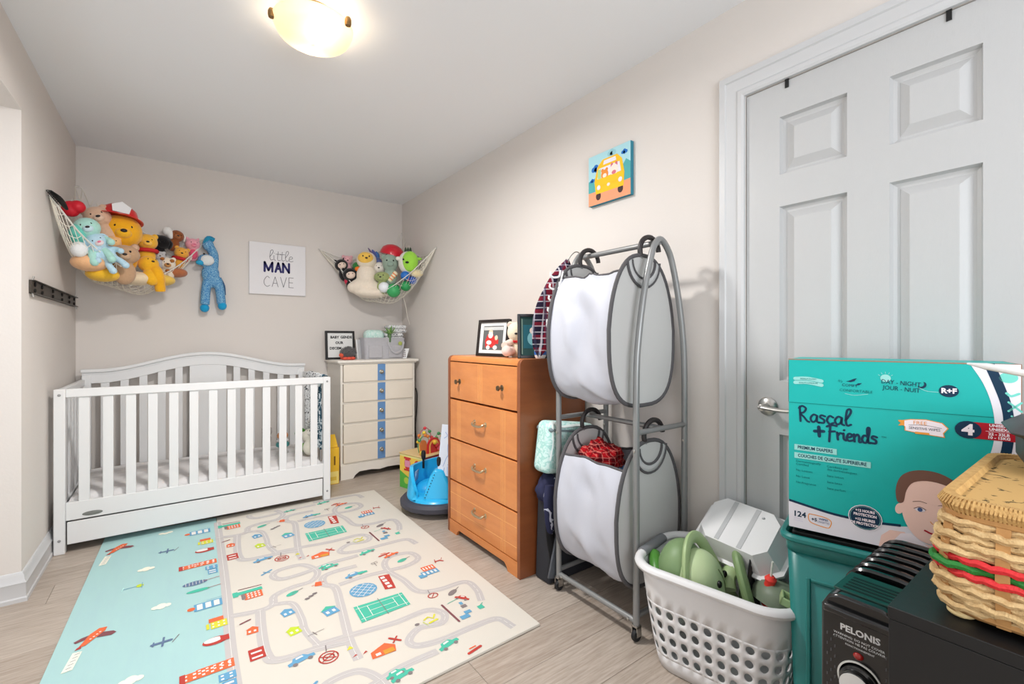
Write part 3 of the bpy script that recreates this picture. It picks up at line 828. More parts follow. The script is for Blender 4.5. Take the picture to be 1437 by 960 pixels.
# --- toys in the left hammock
plush('plush_rabbit', 'mint and pale blue plush rabbit at the left end of the hammock', 'soft toy', (-.425, 3.60, 1.79), .062, (178, 226, 214), rz=.1, ears=None, muz=(206, 232, 240), tilt=-.35, belly=(196, 222, 240))
plush('plush_dog', 'pale blue plush dog with a long ear below the mint rabbit', 'soft toy', (-.385, 3.60, 1.712), .054, (190, 222, 238), rz=.25, ears='flop', muz=(240, 226, 228), tilt=-.6, nose=(230, 120, 150), limbs=1)
tag(obj('plush_ball', MB().ell((-.455, 3.565, 1.655), (.04, .04, .045)), FUR((240, 240, 240)), remesh=.006), 'white fluffy pom-pom pressed against the left hammock net', 'soft toy')
tag(obj('plush_ball', MB().ell((-.463, 3.58, 1.745), (.04, .045, .06)), FUR((112, 206, 190)), remesh=.006), 'turquoise plush pad behind the net at far left', 'soft toy')
tag(obj('plush_heart', MB().ell((-.495, 3.61, 1.89), (.042, .038, .046)).ell((-.465, 3.60, 1.905), (.036, .036, .036)), M('red satin', (206, 24, 44), .5), remesh=.005), 'glossy red plush heart at the top of the left hammock', 'soft toy')
plush('plush_bear', 'beige plush bear leaning behind the mint rabbit', 'soft toy', (-.395, 3.735, 1.885), .068, (222, 184, 156), rz=.1, tilt=-.4, ears='round', muz=(232, 200, 176), limbs=0)
plush('plush_bear', 'large golden yellow plush bear head wearing a red helmet', 'soft toy', (-.285, 3.80, 1.825), .103, (246, 178, 36), rz=.15, ears=None, muz=(250, 186, 46), nose=(30, 22, 22), headscale=(1, .95, 1.08), limbs=0)
cap_hat('fire_helmet', 'red toy fire helmet with a white front plate on the large yellow bear', (-.300, 3.795, 1.905), .094, (214, 34, 36), rot=(-.10, .12, .15), plate=1, cat='helmet')
plush('plush_bear', 'tan plush teddy bear peeking over the rope in the middle', 'soft toy', (-.268, 3.715, 1.668), .072, (196, 158, 124), rz=.1, muz=(206, 172, 140), ears='round', headscale=(1.08, .9, .82), limbs=0, inner=(214, 176, 150))
plush('plush_bear', 'peach plush bear squeezed between the blue dog and the tan teddy', 'soft toy', (-.325, 3.72, 1.735), .045, (242, 190, 130), rz=.1, limbs=0)
t_ = plush('plush_bear', 'seated golden plush bear with a red collar, leg over the rope', 'soft toy', (-.165, 3.90, 1.79), .058, (246, 186, 60), rz=.1, ears='round', limbs=0, muz=(250, 200, 90))
obj('collar', MB().tube([(.052 * cos(a), .05 * sin(a), -.058) for a in [2 * PI * k / 16 for k in range(16)]], .013, 8, closed=True), M('red felt', (196, 36, 40), .8), t_)
obj('leg', MB().tube(cr([(.02, -.04, -.16), (.045, -.10, -.21), (.06, -.085, -.28), (.065, -.075, -.33)], 4), [.034] * 8 + [.03] * 4 + [.027], 12), FUR((246, 178, 36)), t_)
obj('arm', MB().tube(cr([(-.02, -.02, .02), (-.06, -.07, .0), (-.085, -.08, .01)], 4), .02, 10), FUR((246, 186, 60)), t_)
plush('plush_bear', 'small golden plush bear lying belly up beside the red-collared bear', 'soft toy', (-.155, 3.835, 1.635), .058, (244, 182, 44), rz=.5, ears=None, limbs=0, lean=-.4, nose=(60, 36, 20))
plush('plush_giraffe', 'white plush toy with brown giraffe patches', 'soft toy', (-.06, 3.99, 1.665), .05, (240, 226, 206), rz=.1, ears='round', earcol=(176, 110, 56), muz=(200, 146, 90), limbs=0)
for dx, dz_ in ((-.03, .03), (.025, .02), (.0, -.05), (-.025, -.075)):
    tg_ = bpy.data.objects['plush_giraffe']
    obj('patch', MB().ell((dx, -.040, dz_), (.014, .014, .012), n=10, h=6), FUR((176, 110, 56)), tg_)
plush('plush_elephant', 'small grey plush toy between the golden bear and the giraffe one', 'soft toy', (-.10, 3.965, 1.715), .034, (190, 188, 190), rz=.1, limbs=0)
plush('plush_dog', 'black plush dog lying at the back of the left hammock', 'soft toy', (-.085, 4.05, 1.825), .052, (26, 24, 26), rz=-.3, ears='flop', muz=None, tilt=.5, limbs=1)
plush('plush_dog', 'brown and white plush dog beside the black one', 'soft toy', (-.005, 4.11, 1.89), .045, (150, 84, 44), rz=.2, ears='flop', earcol=(244, 240, 234), muz=(176, 110, 66), limbs=0, tilt=.3)
tag(obj('plush_paw', MB().ell((-.06, 4.10, 1.915), (.03, .026, .034)).ell((-.04, 4.09, 1.89), (.022, .02, .03)), FUR((244, 242, 238)), remesh=.005), 'white plush paw sticking up behind the black dog', 'soft toy')
plush('plush_pig', 'pink plush pig at the right end of the left hammock', 'soft toy', (.09, 4.135, 1.845), .048, (244, 168, 182), rz=.2, ears='point', muz=(246, 150, 170), nose=(226, 110, 140), belly=(228, 90, 120), limbs=0)
t_ = plush('plush_bear', 'little orange plush bear with a red scarf under the pink pig', 'soft toy', (.022, 4.085, 1.765), .046, (246, 176, 70), rz=.1, ears='round', limbs=0, tilt=.2)
obj('scarf', MB().tube([(.04 * cos(a), .036 * sin(a), -.045) for a in [2 * PI * k / 14 for k in range(14)]], .012, 8, closed=True), M('red felt', (196, 36, 40)), t_)
for nm, lb, lo, r, cc in (('plush_cushion', 'peach plush cushion filling the bottom left of the hammock', (-.42, 3.63, 1.59), (.085, .08, .05), (244, 190, 142)),
                          ('plush_cushion', 'bright yellow plush cushion lowest in the left hammock', (-.365, 3.70, 1.535), (.085, .075, .045), (248, 196, 56)),
                          ('plush_cushion', 'cream plush cushion at the bottom middle of the left hammock', (-.22, 3.83, 1.535), (.10, .09, .045), (236, 214, 180)),
                          ('plush_cushion', 'yellow plush cushion under the small golden bear', (-.10, 3.93, 1.545), (.09, .08, .04), (244, 202, 90)),
                          ('plush_cushion', 'brown plush cushion at the right bottom of the left hammock', (-.01, 4.03, 1.615), (.07, .06, .035), (184, 112, 74))):
    tag(obj(nm, MB().ell(lo, r, n=20, h=12), FUR(cc), remesh=.008), lb, 'soft toy')
# --- blue shaggy dog hanging from the right hook
t_ = thing('plush_dog', 'long blue shaggy plush dog hanging by its head at the hammock end', 'soft toy', (.20, 4.135, 1.88))
shag = patt('blue shag', (66, 128, 184), (150, 196, 216), 150, .52)
shb = shag.node_tree
mb = MB().ell((-.015, -.01, -.03), (.038, .035, .045)).tube(cr([(-.005, 0, -.04), (.02, 0, -.10), (.02, 0, -.18), (.01, 0, -.24)], 4), .032, 12)
mb.ell((-.035, -.025, -.15), (.048, .035, .048)).ell((.0, 0, -.245), (.058, .04, .075)).ell((.02, 0, -.30), (.06, .04, .05))
for pts in ([(-.02, 0, -.30), (-.03, -.01, -.38), (-.035, -.01, -.48)], [(.045, -.01, -.30), (.06, -.015, -.38), (.07, -.01, -.47)]):
    mb.tube(cr(pts, 5), .031, 12)
obj('body', mb, shag, t_, remesh=.005)
obj('muzzle', MB().ell((-.022, -.045, -.150), (.044, .022, .040)), FUR((226, 230, 230)), t_)
obj('nose', MB().ell((-.068, -.050, -.172), (.026, .018, .018)), M('cyan nose', (40, 160, 206), .7), t_)
obj('eye', MB().ell((-.042, -.052, -.105), (.007, .005, .007)), EYE, t_)
obj('ear', MB().tube(cr([(-.035, -.02, -.02), (-.015, -.03, .02), (.02, -.02, .01)], 4), .017, 8), FUR((44, 146, 186)), t_)
for lo in ((-.037, -.012, -.505), (.074, -.02, -.485)): obj('paw', MB().ell(lo, (.03, .028, .032)), FUR((36, 160, 212)), t_)
obj('tail', MB().tube(cr([(.06, .0, -.27), (.085, .0, -.33), (.09, .0, -.40)], 4), .010, 8), FUR((60, 100, 140)), t_)
# --- toys in the right hammock
for k, (lo, tl, rz_, lb) in enumerate((((1.150, 4.085, 1.785), -.3, -.2, 'black and cream plush kitten at the left end of the right hammock'), ((1.205, 4.02, 1.700), -.2, -.2, 'black and cream plush kitten just above the rope, beside the white lamb'))):
    t_ = plush('plush_kitten', lb, 'soft toy', lo, .056 if k == 0 else .062, (34, 30, 32), rz=rz_, ears='point', muz=None, tilt=tl, limbs=0, nose=None)
    s_ = .9 if k == 0 else 1
    obj('face', MB().ell((0, -.040 * s_, -.006), (.040 * s_, .022, .034 * s_)), FUR((240, 216, 200)), t_)
    for s in (-1, 1): obj('eye', MB().ell((s * .016, -.062 * s_, .0), (.004, .003, .005), n=8, h=5), EYE, t_)
plush('plush_pig', 'pale pink plush toy behind the upper black and cream kitten', 'soft toy', (1.205, 4.10, 1.835), .045, (240, 180, 186), rz=-.2, ears='round', limbs=0)
t_ = plush('plush_duck', 'green and orange plush duck between the kittens and the lamb', 'soft toy', (1.262, 4.0, 1.775), .042, (56, 128, 64), rz=-.3, ears=None, limbs=0, nose=None, belly=(60, 50, 50))
obj('bill', MB().ell((.005, -.045, -.03), (.028, .022, .022)), M('orange felt', (238, 120, 40), .8), t_)
t_ = plush('plush_lamb', 'big white plush lamb with a yellow face, its body filling the hammock front', 'soft toy', (1.318, 3.93, 1.822), .085, (240, 226, 204), rz=-.25, ears=None, limbs=0, nose=None, body=0)
obj('face', MB().ell((-.01, -.046, .012), (.066, .050, .052)), FUR((250, 202, 92)), t_)
for s in (-1, 1): obj('eye', MB().ell((-.01 + s * .026, -.096, .022), (.006, .004, .007), n=8, h=5), EYE, t_)
obj('nose', MB().ell((-.008, -.1, .006), (.012, .008, .008), n=8, h=5), M('dark nose', (60, 36, 28), .5), t_)
mb = MB().ell((0, 0, -.13), (.085, .075, .10)).ell((-.01, -.01, -.23), (.13, .09, .08)).ell((.04, -.02, -.28), (.15, .09, .05)).ell((-.10, -.01, -.24), (.06, .06, .05)).ell((.12, -.02, -.24), (.06, .06, .06))
obj('body', mb, FUR((240, 226, 208)), t_, remesh=.009)
tf = thing('feather_toy', 'purple and blue winged plush bird sticking up by the red cap', 'soft toy', (1.41, 3.94, 1.87))
for k, cc in enumerate(((120, 96, 140), (90, 100, 160), (76, 120, 180))):
    obj('feather', MB().tube(cr([(0, 0, -.05), (-.03 + .02 * k, 0, .0), (-.075 + .035 * k, 0, .065 - .012 * k)], 4), [.014, .016, .018, .019, .019, .018, .016, .012, .005], 8, flat=.5), FUR(cc), tf)
obj('body', MB().ell((.01, 0, -.06), (.04, .035, .05)), FUR((96, 110, 160)), tf)
plush('plush_lamb', 'small white plush lamb right of the yellow-faced one', 'soft toy', (1.425, 3.905, 1.765), .055, (238, 230, 220), rz=-.5, ears='flop', limbs=0)
plush('plush_hippo', 'sage green plush hippo in the middle of the right hammock', 'soft toy', (1.487, 3.815, 1.80), .075, (156, 176, 160), rz=-.4, ears='round', limbs=0, headscale=(.9, .9, 1.05), muz=(150, 170, 156), nose=None)
cap_hat('red_cap', 'shiny red rounded toy cap at the top of the right hammock', (1.525, 3.88, 1.875), .105, (206, 22, 44), rot=(.1, .25, -.3), brim=False, cat='hat')
t_ = plush('plush_turtle', 'lime green and white plush turtle on the right side of the hammock', 'soft toy', (1.60, 3.70, 1.80), .088, (236, 232, 220), rz=-.5, ears=None, limbs=0, body=0, headscale=(.95, .75, 1.12))
obj('shell', MB().ell((.02, -.035, .005), (.07, .045, .088)), FUR((164, 224, 80)), t_)
for k in (-1, 0, 1): obj('spike', MB().lathe([(.014, 0), (.008, .03), (.001, .045)], 8, (k * .02, 0, .09)), FUR((60, 80, 60)), t_)
obj('paw', MB().ell((-.08, -.02, .03), (.022, .02, .018)), FUR((240, 236, 226)), t_)
obj('paw', MB().ell((.09, -.02, .03), (.03, .02, .014)), FUR((164, 224, 80)), t_)
plush('plush_dinosaur', 'olive green plush dinosaur looking out above the white ball', 'soft toy', (1.418, 3.825, 1.675), .058, (160, 172, 112), rz=-.6, ears=None, limbs=0, muz=(170, 180, 120), headscale=(1.2, .9, .8))
for lb, lo, r, cc in (('blue toy ball above the rope of the right hammock', (1.573, 3.695, 1.685), .040, (40, 112, 196)),
                      ('white toy ball resting on the lowest rope of the right hammock', (1.425, 3.80, 1.585), .046, (236, 240, 244)),
                      ('large green toy ball in the right net', (1.50, 3.775, 1.56), .060, (60, 164, 96)),
                      ('smaller green toy ball beside the large green one', (1.585, 3.715, 1.60), .045, (46, 150, 84)),
                      ('blue toy ball deeper in the right net', (1.635, 3.68, 1.65), .036, (34, 92, 190)),
                      ('red toy ball beside the deeper blue ball', (1.60, 3.70, 1.665), .026, (200, 50, 60)),
                      ('crimson toy ball under the lower kitten', (1.20, 4.045, 1.645), .036, (216, 40, 74))):
    tag(obj('toy_ball', MB().ell(lo, (r, r, r), n=24, h=14), M('ball %d %d %d' % cc, cc, .45)), lb, 'ball')
tag(obj('plush_cushion', MB().ell((1.655, 3.64, 1.705), (.055, .045, .035)), FUR((242, 224, 178)), remesh=.006), 'cream plush star cushion near the right hook', 'soft toy')
t_ = thing('striped_bottle', 'striped cream and orange toy roll beside the olive dinosaur', 'toy', (1.495, 3.78, 1.68), rot=(0, .7, -.5))
obj('roll', MB().lathe([(.018, -.05), (.022, -.045), (.022, .045), (.018, .05)], 16), C((236, 222, 190)), t_)
for k in (-.025, 0, .025): obj('stripe', MB().lathe([(.0222, k - .005), (.0226, k - .004), (.0226, k + .004), (.0222, k + .005)], 16), C((232, 140, 90)), t_)
tag(obj('hammock_cord', MB().tube(cr([(1.575, 3.74, 1.50), (1.60, 3.745, 1.42), (1.62, 3.76, 1.34), (1.66, 3.80, 1.27)], 5), .0016, 5), netM), 'thin white loose cord hanging below the right hammock', 'cord')

# ================================================================ ON THE CREAM DRESSER
TZ = .9685
lbx = thing('letter_board', 'black framed white letter board leaning at the left on the dresser', 'frame', (1.128, 4.02, TZ), rot=(-.10, 0, 0))
def pic_frame(t, w, h, bw, d, fm, inner, innerm):
    mb = MB()
    mb.box(-w/2, -w/2 + bw, 0, d, 0, h).box(w/2 - bw, w/2, 0, d, 0, h).box(-w/2 + bw, w/2 - bw, 0, d, 0, bw).box(-w/2 + bw, w/2 - bw, 0, d, h - bw, h)
    obj('frame', mb, fm, t, bev=.0015); obj(inner, MB().box(-w/2 + bw, w/2 - bw, d * .4, d * .9, bw, h - bw), innerm, t)
pic_frame(lbx, .245, .245, .018, .022, black, 'board', M('letter board white', (226, 226, 224), .7))
F_ = FR((0, .0085, 0), (1, 0, 0), (0, 0, 1)); ml = MB()
ftext(ml, F_, 'BABY', .030, -.045, .19, .0006, bold=.0012); ftext(ml, F_, 'GENDE', .030, .052, .19, .0006, bold=.0012)
ftext(ml, F_, 'OUR', .030, -.008, .142, .0006, bold=.0012); ftext(ml, F_, 'DECEM', .030, -.04, .095, .0006, bold=.0012)
obj('lettering', ml, C((30, 28, 30)), lbx)
hg = thing('hedgehog_toy', 'grey spiky hedgehog figure with red feet before the letter board', 'toy', (1.150, 3.895, TZ))
hm = FUR((92, 90, 90))
obj('body', MB().ell((0, 0, .055), (.062, .045, .048)), hm, hg)
sp = MB(); rnd = random.Random(3)
for k in range(230):
    a = rnd.uniform(0, 2 * PI); b = rnd.uniform(.1, PI / 2 + .2)
    d = Vector((cos(a) * sin(b), sin(a) * sin(b), cos(b)))
    p = Vector((d.x * .06, d.y * .043, .055 + d.z * .046)); q = p + Vector((d.x + .2, d.y, d.z)) * .016
    s = d.orthogonal().normalized() * .003; w = d.cross(s)
    sp.add([p + s, p - s * .5 + w, p - s * .5 - w, q], [(0, 1, 3), (1, 2, 3), (2, 0, 3)])
o = obj('spikes', sp, FUR((110, 108, 108)), hg); o['kind'] = 'stuff'
obj('snout', MB().ell((-.055, -.012, .04), (.022, .018, .018)), FUR((226, 96, 70)), hg)
for x, y in ((-.03, -.03), (.03, -.03), (-.03, .03), (.03, .03), (0, -.038)): obj('foot', MB().ell((x, y, .013), (.024, .02, .013)), M('red rubber', (220, 84, 62), .6), hg)
wf = thing('greeting_card', 'thin white framed card standing between the letter board and caddy', 'card', (1.285, 3.99, TZ), rot=(-.08, 0, .9))
obj('card', MB().box(-.05, .05, 0, .01, 0, .17), white, wf, bev=.002)
# caddy
cy = thing('diaper_caddy', 'grey felt caddy with pockets and looped handles on the cream dresser', 'basket', (1.475, 3.985, TZ))
felt = M('grey felt', (188, 186, 190), .95, bump=.4, bscale=400, var=.3, vscale=60)
def rrect(w, d, r, n=5):
    out = []
    for cx_, cy_, a0 in ((w - r, d - r, 0), (-w + r, d - r, PI / 2), (-w + r, -d + r, PI), (w - r, -d + r, 3 * PI / 2)):
        for k in range(n + 1):
            a = a0 + PI / 2 * k / n; out.append((cx_ + r * cos(a), cy_ + r * sin(a)))
    return out
mb = MB(); R0 = rrect(.175, .085, .03); R1 = rrect(.185, .092, .03); n = len(R0)
vs = [(x, y, .0) for x, y in R0] + [(x, y, .185) for x, y in R1]
mb.add(vs, [(i, (i + 1) % n, n + (i + 1) % n, n + i) for i in range(n)] + [tuple(reversed(range(n)))])
obj('tub', mb, felt, cy, solid=.006, off=-1)
for x0, x1 in ((-.15, -.03), (.03, .15)):
    obj('pocket', MB().box(x0, x1, -.098, -.088, .01, .12), felt, cy, bev=.004)
obj('handle', MB().tube(cr([(.02, -.098, .15), (.045, -.11, .08), (.09, -.115, .05), (.14, -.112, .08), (.165, -.10, .15)], 5), .009, 8, flat=.5), felt, cy)
obj('handle', MB().tube(cr([(-.1, .09, .16), (-.06, .1, .2), (0, .1, .21), (.06, .1, .2), (.1, .09, .16)], 5), .009, 8, flat=.5), felt, cy)
obj('button', MB().lathe([(.018, 0), (.018, -.005), (.012, -.007)], 14, (.13, -.10, .135), ax='y'), M('lime button', (170, 180, 90), .5), cy)
for lb, (x, y), (w, d, h), cc, z0 in (('pale mint folded cloth standing in the left of the caddy', (1.40, 3.985), (.085, .06, .255), (188, 224, 214), .03),):
    tag(obj('folded_cloth', MB().box(x - w, x + w, y - d, y + d, TZ + z0, TZ + h), patt('mint dots', cc, (222, 238, 232), 70, .5), bev=.045, seg=5), lb, 'cloth')
sqm = patt('grey print muslin', (228, 228, 228), (120, 120, 124), 60, .56)
zc = TZ + .03
for k, (h, w, lb) in enumerate(((.085, .085, 'lowest folded grey print muslin in the right of the caddy'), (.08, .085, 'folded grey print muslin level with the caddy rim'), (.035, .088, 'third folded grey print muslin, just above the caddy rim'), (.035, .086, 'second folded muslin from the top of the stack'), (.035, .084, 'topmost folded muslin of the stack on the caddy'))):
    x = 1.57 + (.03 if k > 2 else 0); 
    tag(obj('folded_muslin', MB().box(x - w, x + w, 3.985 - .062, 3.985 + .062, zc, zc + h - .001), sqm, bev=.014, seg=3), lb, 'cloth')
    zc += h
pl_ = thing('succulent', 'small green leafy plastic plant poking out of the caddy', 'plant', (1.515, 3.905, TZ + .215))
for k in range(16):
    a = k * 2.4; e = .4 + .9 * (k / 16)
    d = Vector((cos(a) * sin(e), sin(a) * sin(e), cos(e))); L = .05 + .02 * (k % 3)
    obj('leaf', MB().tube([d * .0, d * L * .4, d * L * .75 + Vector((0, 0, .004)), d * L], [.004, .009, .006, .001], 6, flat=.35), M('leaf green %d' % (k % 2), ((100, 150, 70), (150, 186, 110))[k % 2], .6), pl_)
obj('pot', MB().lathe([(.014, -.07), (.018, .0), (.014, .002)], 10), M('pot green', (90, 120, 80), .7), pl_)
cal = thing('desk_calendar', 'small white tent card calendar at the right of the dresser top', 'calendar', (1.672, 3.90, TZ), rz=-.25)
obj('card', MB().prism([(0, 0, 0), (0, .004, 0), (.03, .034, .088), (.03, .030, .088)], (-.08, 0, 0)), white, cal)
obj('card', MB().prism([(0, .062, 0), (0, .066, 0), (.0, .036, .088), (.0, .032, .088)], (-.08, 0, 0)).xf(Matrix.Translation((.015, 0, 0))), white, cal)
F_ = FR((-.08, -.0006, 0), (1, 0, 0), (.0, .34, 1)); ml = MB()
for i in range(5):
    for j in range(4): frect(ml, F_, .008 + i * .014, .016 + i * .014, .012 + j * .018, .022 + j * .018, .0035, 0)
obj('print', ml, C((120, 100, 110)), cal)
tag(obj('power_cable', MB().tube(cr([(1.735, 3.84, .70), (1.742, 3.83, .64), (1.742, 3.84, .50), (1.735, 3.85, .35), (1.74, 3.84, .2), (1.72, 3.80, .01), (1.70, 3.72, .006)], 6), .005, 6), black), 'black cable hanging in the gap right of the cream dresser', 'cable')

# yellow box by the crib end
yb = thing('yellow_box', 'narrow yellow cardboard box between crib end and cream dresser', 'box', (.985, 3.72, 0))
obj('carton', MB().box(-.045, .045, 0, .25, .0, .285), [M('yellow carton', (240, 190, 48), .6)], yb, bev=.002)
F_ = FR((-.045, -.0003, 0), (1, 0, 0), (0, 0, 1)); ml = MB()
frect(ml, F_, .004, .086, .005, .10, .0003, 0); frect(ml, F_, .050, .062, .15, .22, .0004, 1)
frect(ml, F_, .02, .07, .03, .06, .0006, 2)
obj('print', ml, [C((246, 222, 130)), C((120, 84, 30)), C((232, 196, 80))], yb)
obj('flap', MB().box(-.04, .04, .0, .12, 0, .002).xf(Matrix.Translation((0, .02, .286)) @ Matrix.Rotation(.8, 4, 'X')), M('yellow carton', (240, 190, 48)), yb)

# ================================================================ ON THE WOOD DRESSER
OT = OH + .0005
sf = thing('photo_frame', 'black photo frame with a red-suited seated figure on the wood dresser', 'frame', (1.405, 2.125, OT), rot=(-.12, 0, -PI / 2 + .12))
pic_frame(sf, .262, .208, .017, .02, M('frame black brown', (38, 32, 30), .35), 'mount', C((226, 224, 222)))
F_ = FR((0, .0078, 0), (1, 0, 0), (0, 0, 1)); ml = MB()
frect(ml, F_, -.085, .085, .036, .172, .0004, 0)
for k in range(14): frect(ml, F_, -.08 + k * .0118, -.072 + k * .0118, .148, .166, .0006, 1)
fpoly(ml, F_, [(-.06, .05), (.02, .05), (.03, .09), (.0, .125), (-.045, .125), (-.065, .09)], .0007, 2)
fdisc(ml, F_, -.02, .135, .018, .016, .0009, 3); fdisc(ml, F_, -.02, .120, .02, .018, .0010, 1)
fdisc(ml, F_, .03, .105, .013, .014, .0009, 3); frect(ml, F_, .015, .05, .07, .095, .0008, 2)
fdisc(ml, F_, -.03, .078, .022, .012, .0010, 1); fdisc(ml, F_, -.035, .05, .016, .012, .0011, 1); fdisc(ml, F_, .025, .05, .018, .012, .0011, 1)
obj('picture', ml, [C((96, 98, 98)), C((236, 232, 226)), C((196, 52, 50)), C((232, 196, 170))], sf)
td = plush('teddy_bear', 'cream plush teddy seated between the two frames on the dresser', 'soft toy', (1.475, 1.960, OT + .132), .058, (236, 222, 196), rz=-PI / 2 + .75, ears='round', inner=(232, 180, 170), limbs=0, headscale=(1, 1, 1))
for s in (-1, 1):
    obj('foot', MB().tube(cr([(s * .03, -.02, -.098), (s * .04, -.06, -.10), (s * .042, -.085, -.098)], 3), .026, 10).ell((s * .042, -.095, -.098), (.028, .022, .028)), FUR((236, 206, 196)), td)
    obj('arm', MB().tube(cr([(s * .03, -.02, -.05), (s * .055, -.05, -.065), (s * .06, -.07, -.07)], 3), .018, 10), FUR((238, 214, 200)), td)
obj('ribbon', MB().tube([(.035 * cos(a), .033 * sin(a), -.048) for a in [2 * PI * k / 14 for k in range(14)]], .009, 6, closed=True), M('red felt', (196, 36, 40)), td)
gb = thing('glass_jar', 'clear glass vase standing behind the cream teddy', 'vase', (1.56, 1.93, OT))
obj('glass', MB().lathe([(.045, 0), (.05, .01), (.05, .16), (.046, .20), (.05, .215), (.047, .215), (.043, .20), (.047, .16), (.047, .012), (.002, .012)], 28), M('clear glass', (250, 252, 252), .02, trans=1, ior=1.3), gb)
f2 = thing('photo_frame', 'dark green-matted frame half hidden behind the plaid shirt', 'frame', (1.445, 1.788, OT), rot=(-.1, 0, -.55))
pic_frame(f2, .16, .225, .014, .018, M('frame dark', (34, 32, 38), .35), 'mount', C((40, 74, 74)))
F_ = FR((0, .0068, 0), (1, 0, 0), (0, 0, 1)); ml = MB()
frect(ml, F_, -.05, .05, .05, .17, .0004, 0); fdisc(ml, F_, .0, .10, .03, .035, .0007, 1); fdisc(ml, F_, .0, .14, .018, .018, .0009, 2); frect(ml, F_, -.06, -.054, .02, .2, .0006, 3)
obj('picture', ml, [C((36, 96, 110)), C((120, 180, 190)), C((226, 210, 200)), C((130, 160, 150))], f2)
tw = thing('trinket_cup', 'small white and blue cup at the dresser corner under the plaid shirt', 'cup', (1.455, 1.748, OT))
obj('cup', MB().lathe([(.022, 0), (.028, .01), (.030, .05), (.027, .05), (.025, .012), (.001, .01)], 20), white, tw)
obj('band', MB().lathe([(.0295, .018), (.0302, .02), (.0305, .034), (.030, .036)], 20), C((60, 110, 190)), tw)

# ================================================================ LAUNDRY RACK
tubeM = M('grey powder steel', (146, 147, 147), .36, metal=.4)
RX0, RX1, RY0, RY1 = 1.40, 1.712, 1.115, 1.550
rk = thing('laundry_rack', 'grey tubular steel laundry rack on casters with arched ends', 'rack', (0, 0, 0))
rxm = 1.545
for y in (RY0, RY1):
    side = []
    for s, x0 in ((-1, RX0), (1, RX1)):
        pass
    pts = [(RX0, y, .06), (RX0, y, .60), (RX0, y, .98), (RX0 + .012, y, 1.14), (RX0 + .045, y, 1.32), (RX0 + .085, y, 1.455), (RX0 + .11, y, 1.512), (rxm, y, 1.540),
           (RX1 - .125, y, 1.515), (RX1 - .085, y, 1.45), (RX1 - .04, y, 1.30), (RX1 - .01, y, 1.14), (RX1, y, .98), (RX1, y, .60), (RX1, y, .06)]
    obj('end_frame', MB().tube(cr(pts, 6), .0125, 12), tubeM, rk)
    obj('crossbar', MB().tube([(RX0, y, .787), (RX1, y, .787)], .0105, 10), tubeM, rk)
    obj('crossbar', MB().tube([(RX0, y, .095), (RX1, y, .095)], .0105, 10), tubeM, rk)
    for x in (RX0, RX1):
        obj('rivet', MB().lathe([(.006, 0), (.006, -.003), (.003, -.005)], 8, (x - .0115, y, .72), ax='x'), chrome, rk)
        c_ = obj('caster', MB().box(x - .012, x + .012, y - .014, y - .010, .022, .06).box(x - .012, x + .012, y + .010, y + .014, .022, .06).box(x - .012, x + .012, y - .014, y + .014, .055, .064), chrome, rk)
        obj('wheel', MB().lathe([(.008, -.009), (.021, -.008), (.023, -.005), (.023, .005), (.021, .008), (.008, .009)], 20, (x, y, .0235), ax='y'), M('black rubber', (30, 30, 32), .6), c_)
obj('hanging_bar', MB().tube([(rxm, RY0, 1.528), (rxm, RY1, 1.528)], .0115, 10), tubeM, rk)
obj('hanging_bar', MB().tube([(rxm + .012, RY0, .787), (rxm + .012, RY1, .787)], .0105, 10), tubeM, rk)
obj('base_bar', MB().tube([(RX0, RY0, .075), (RX0, RY1, .075)], .0115, 10), tubeM, rk)
obj('base_bar', MB().tube([(RX1, RY0, .075), (RX1, RY1, .075)], .0115, 10), tubeM, rk)
for y in (RY0 + .03, RY1 - .03): obj('bolt', MB().lathe([(.006, 0), (.006, -.004), (.003, -.006)], 8, (RX0 - .011, y, .075), ax='x'), chrome, rk)

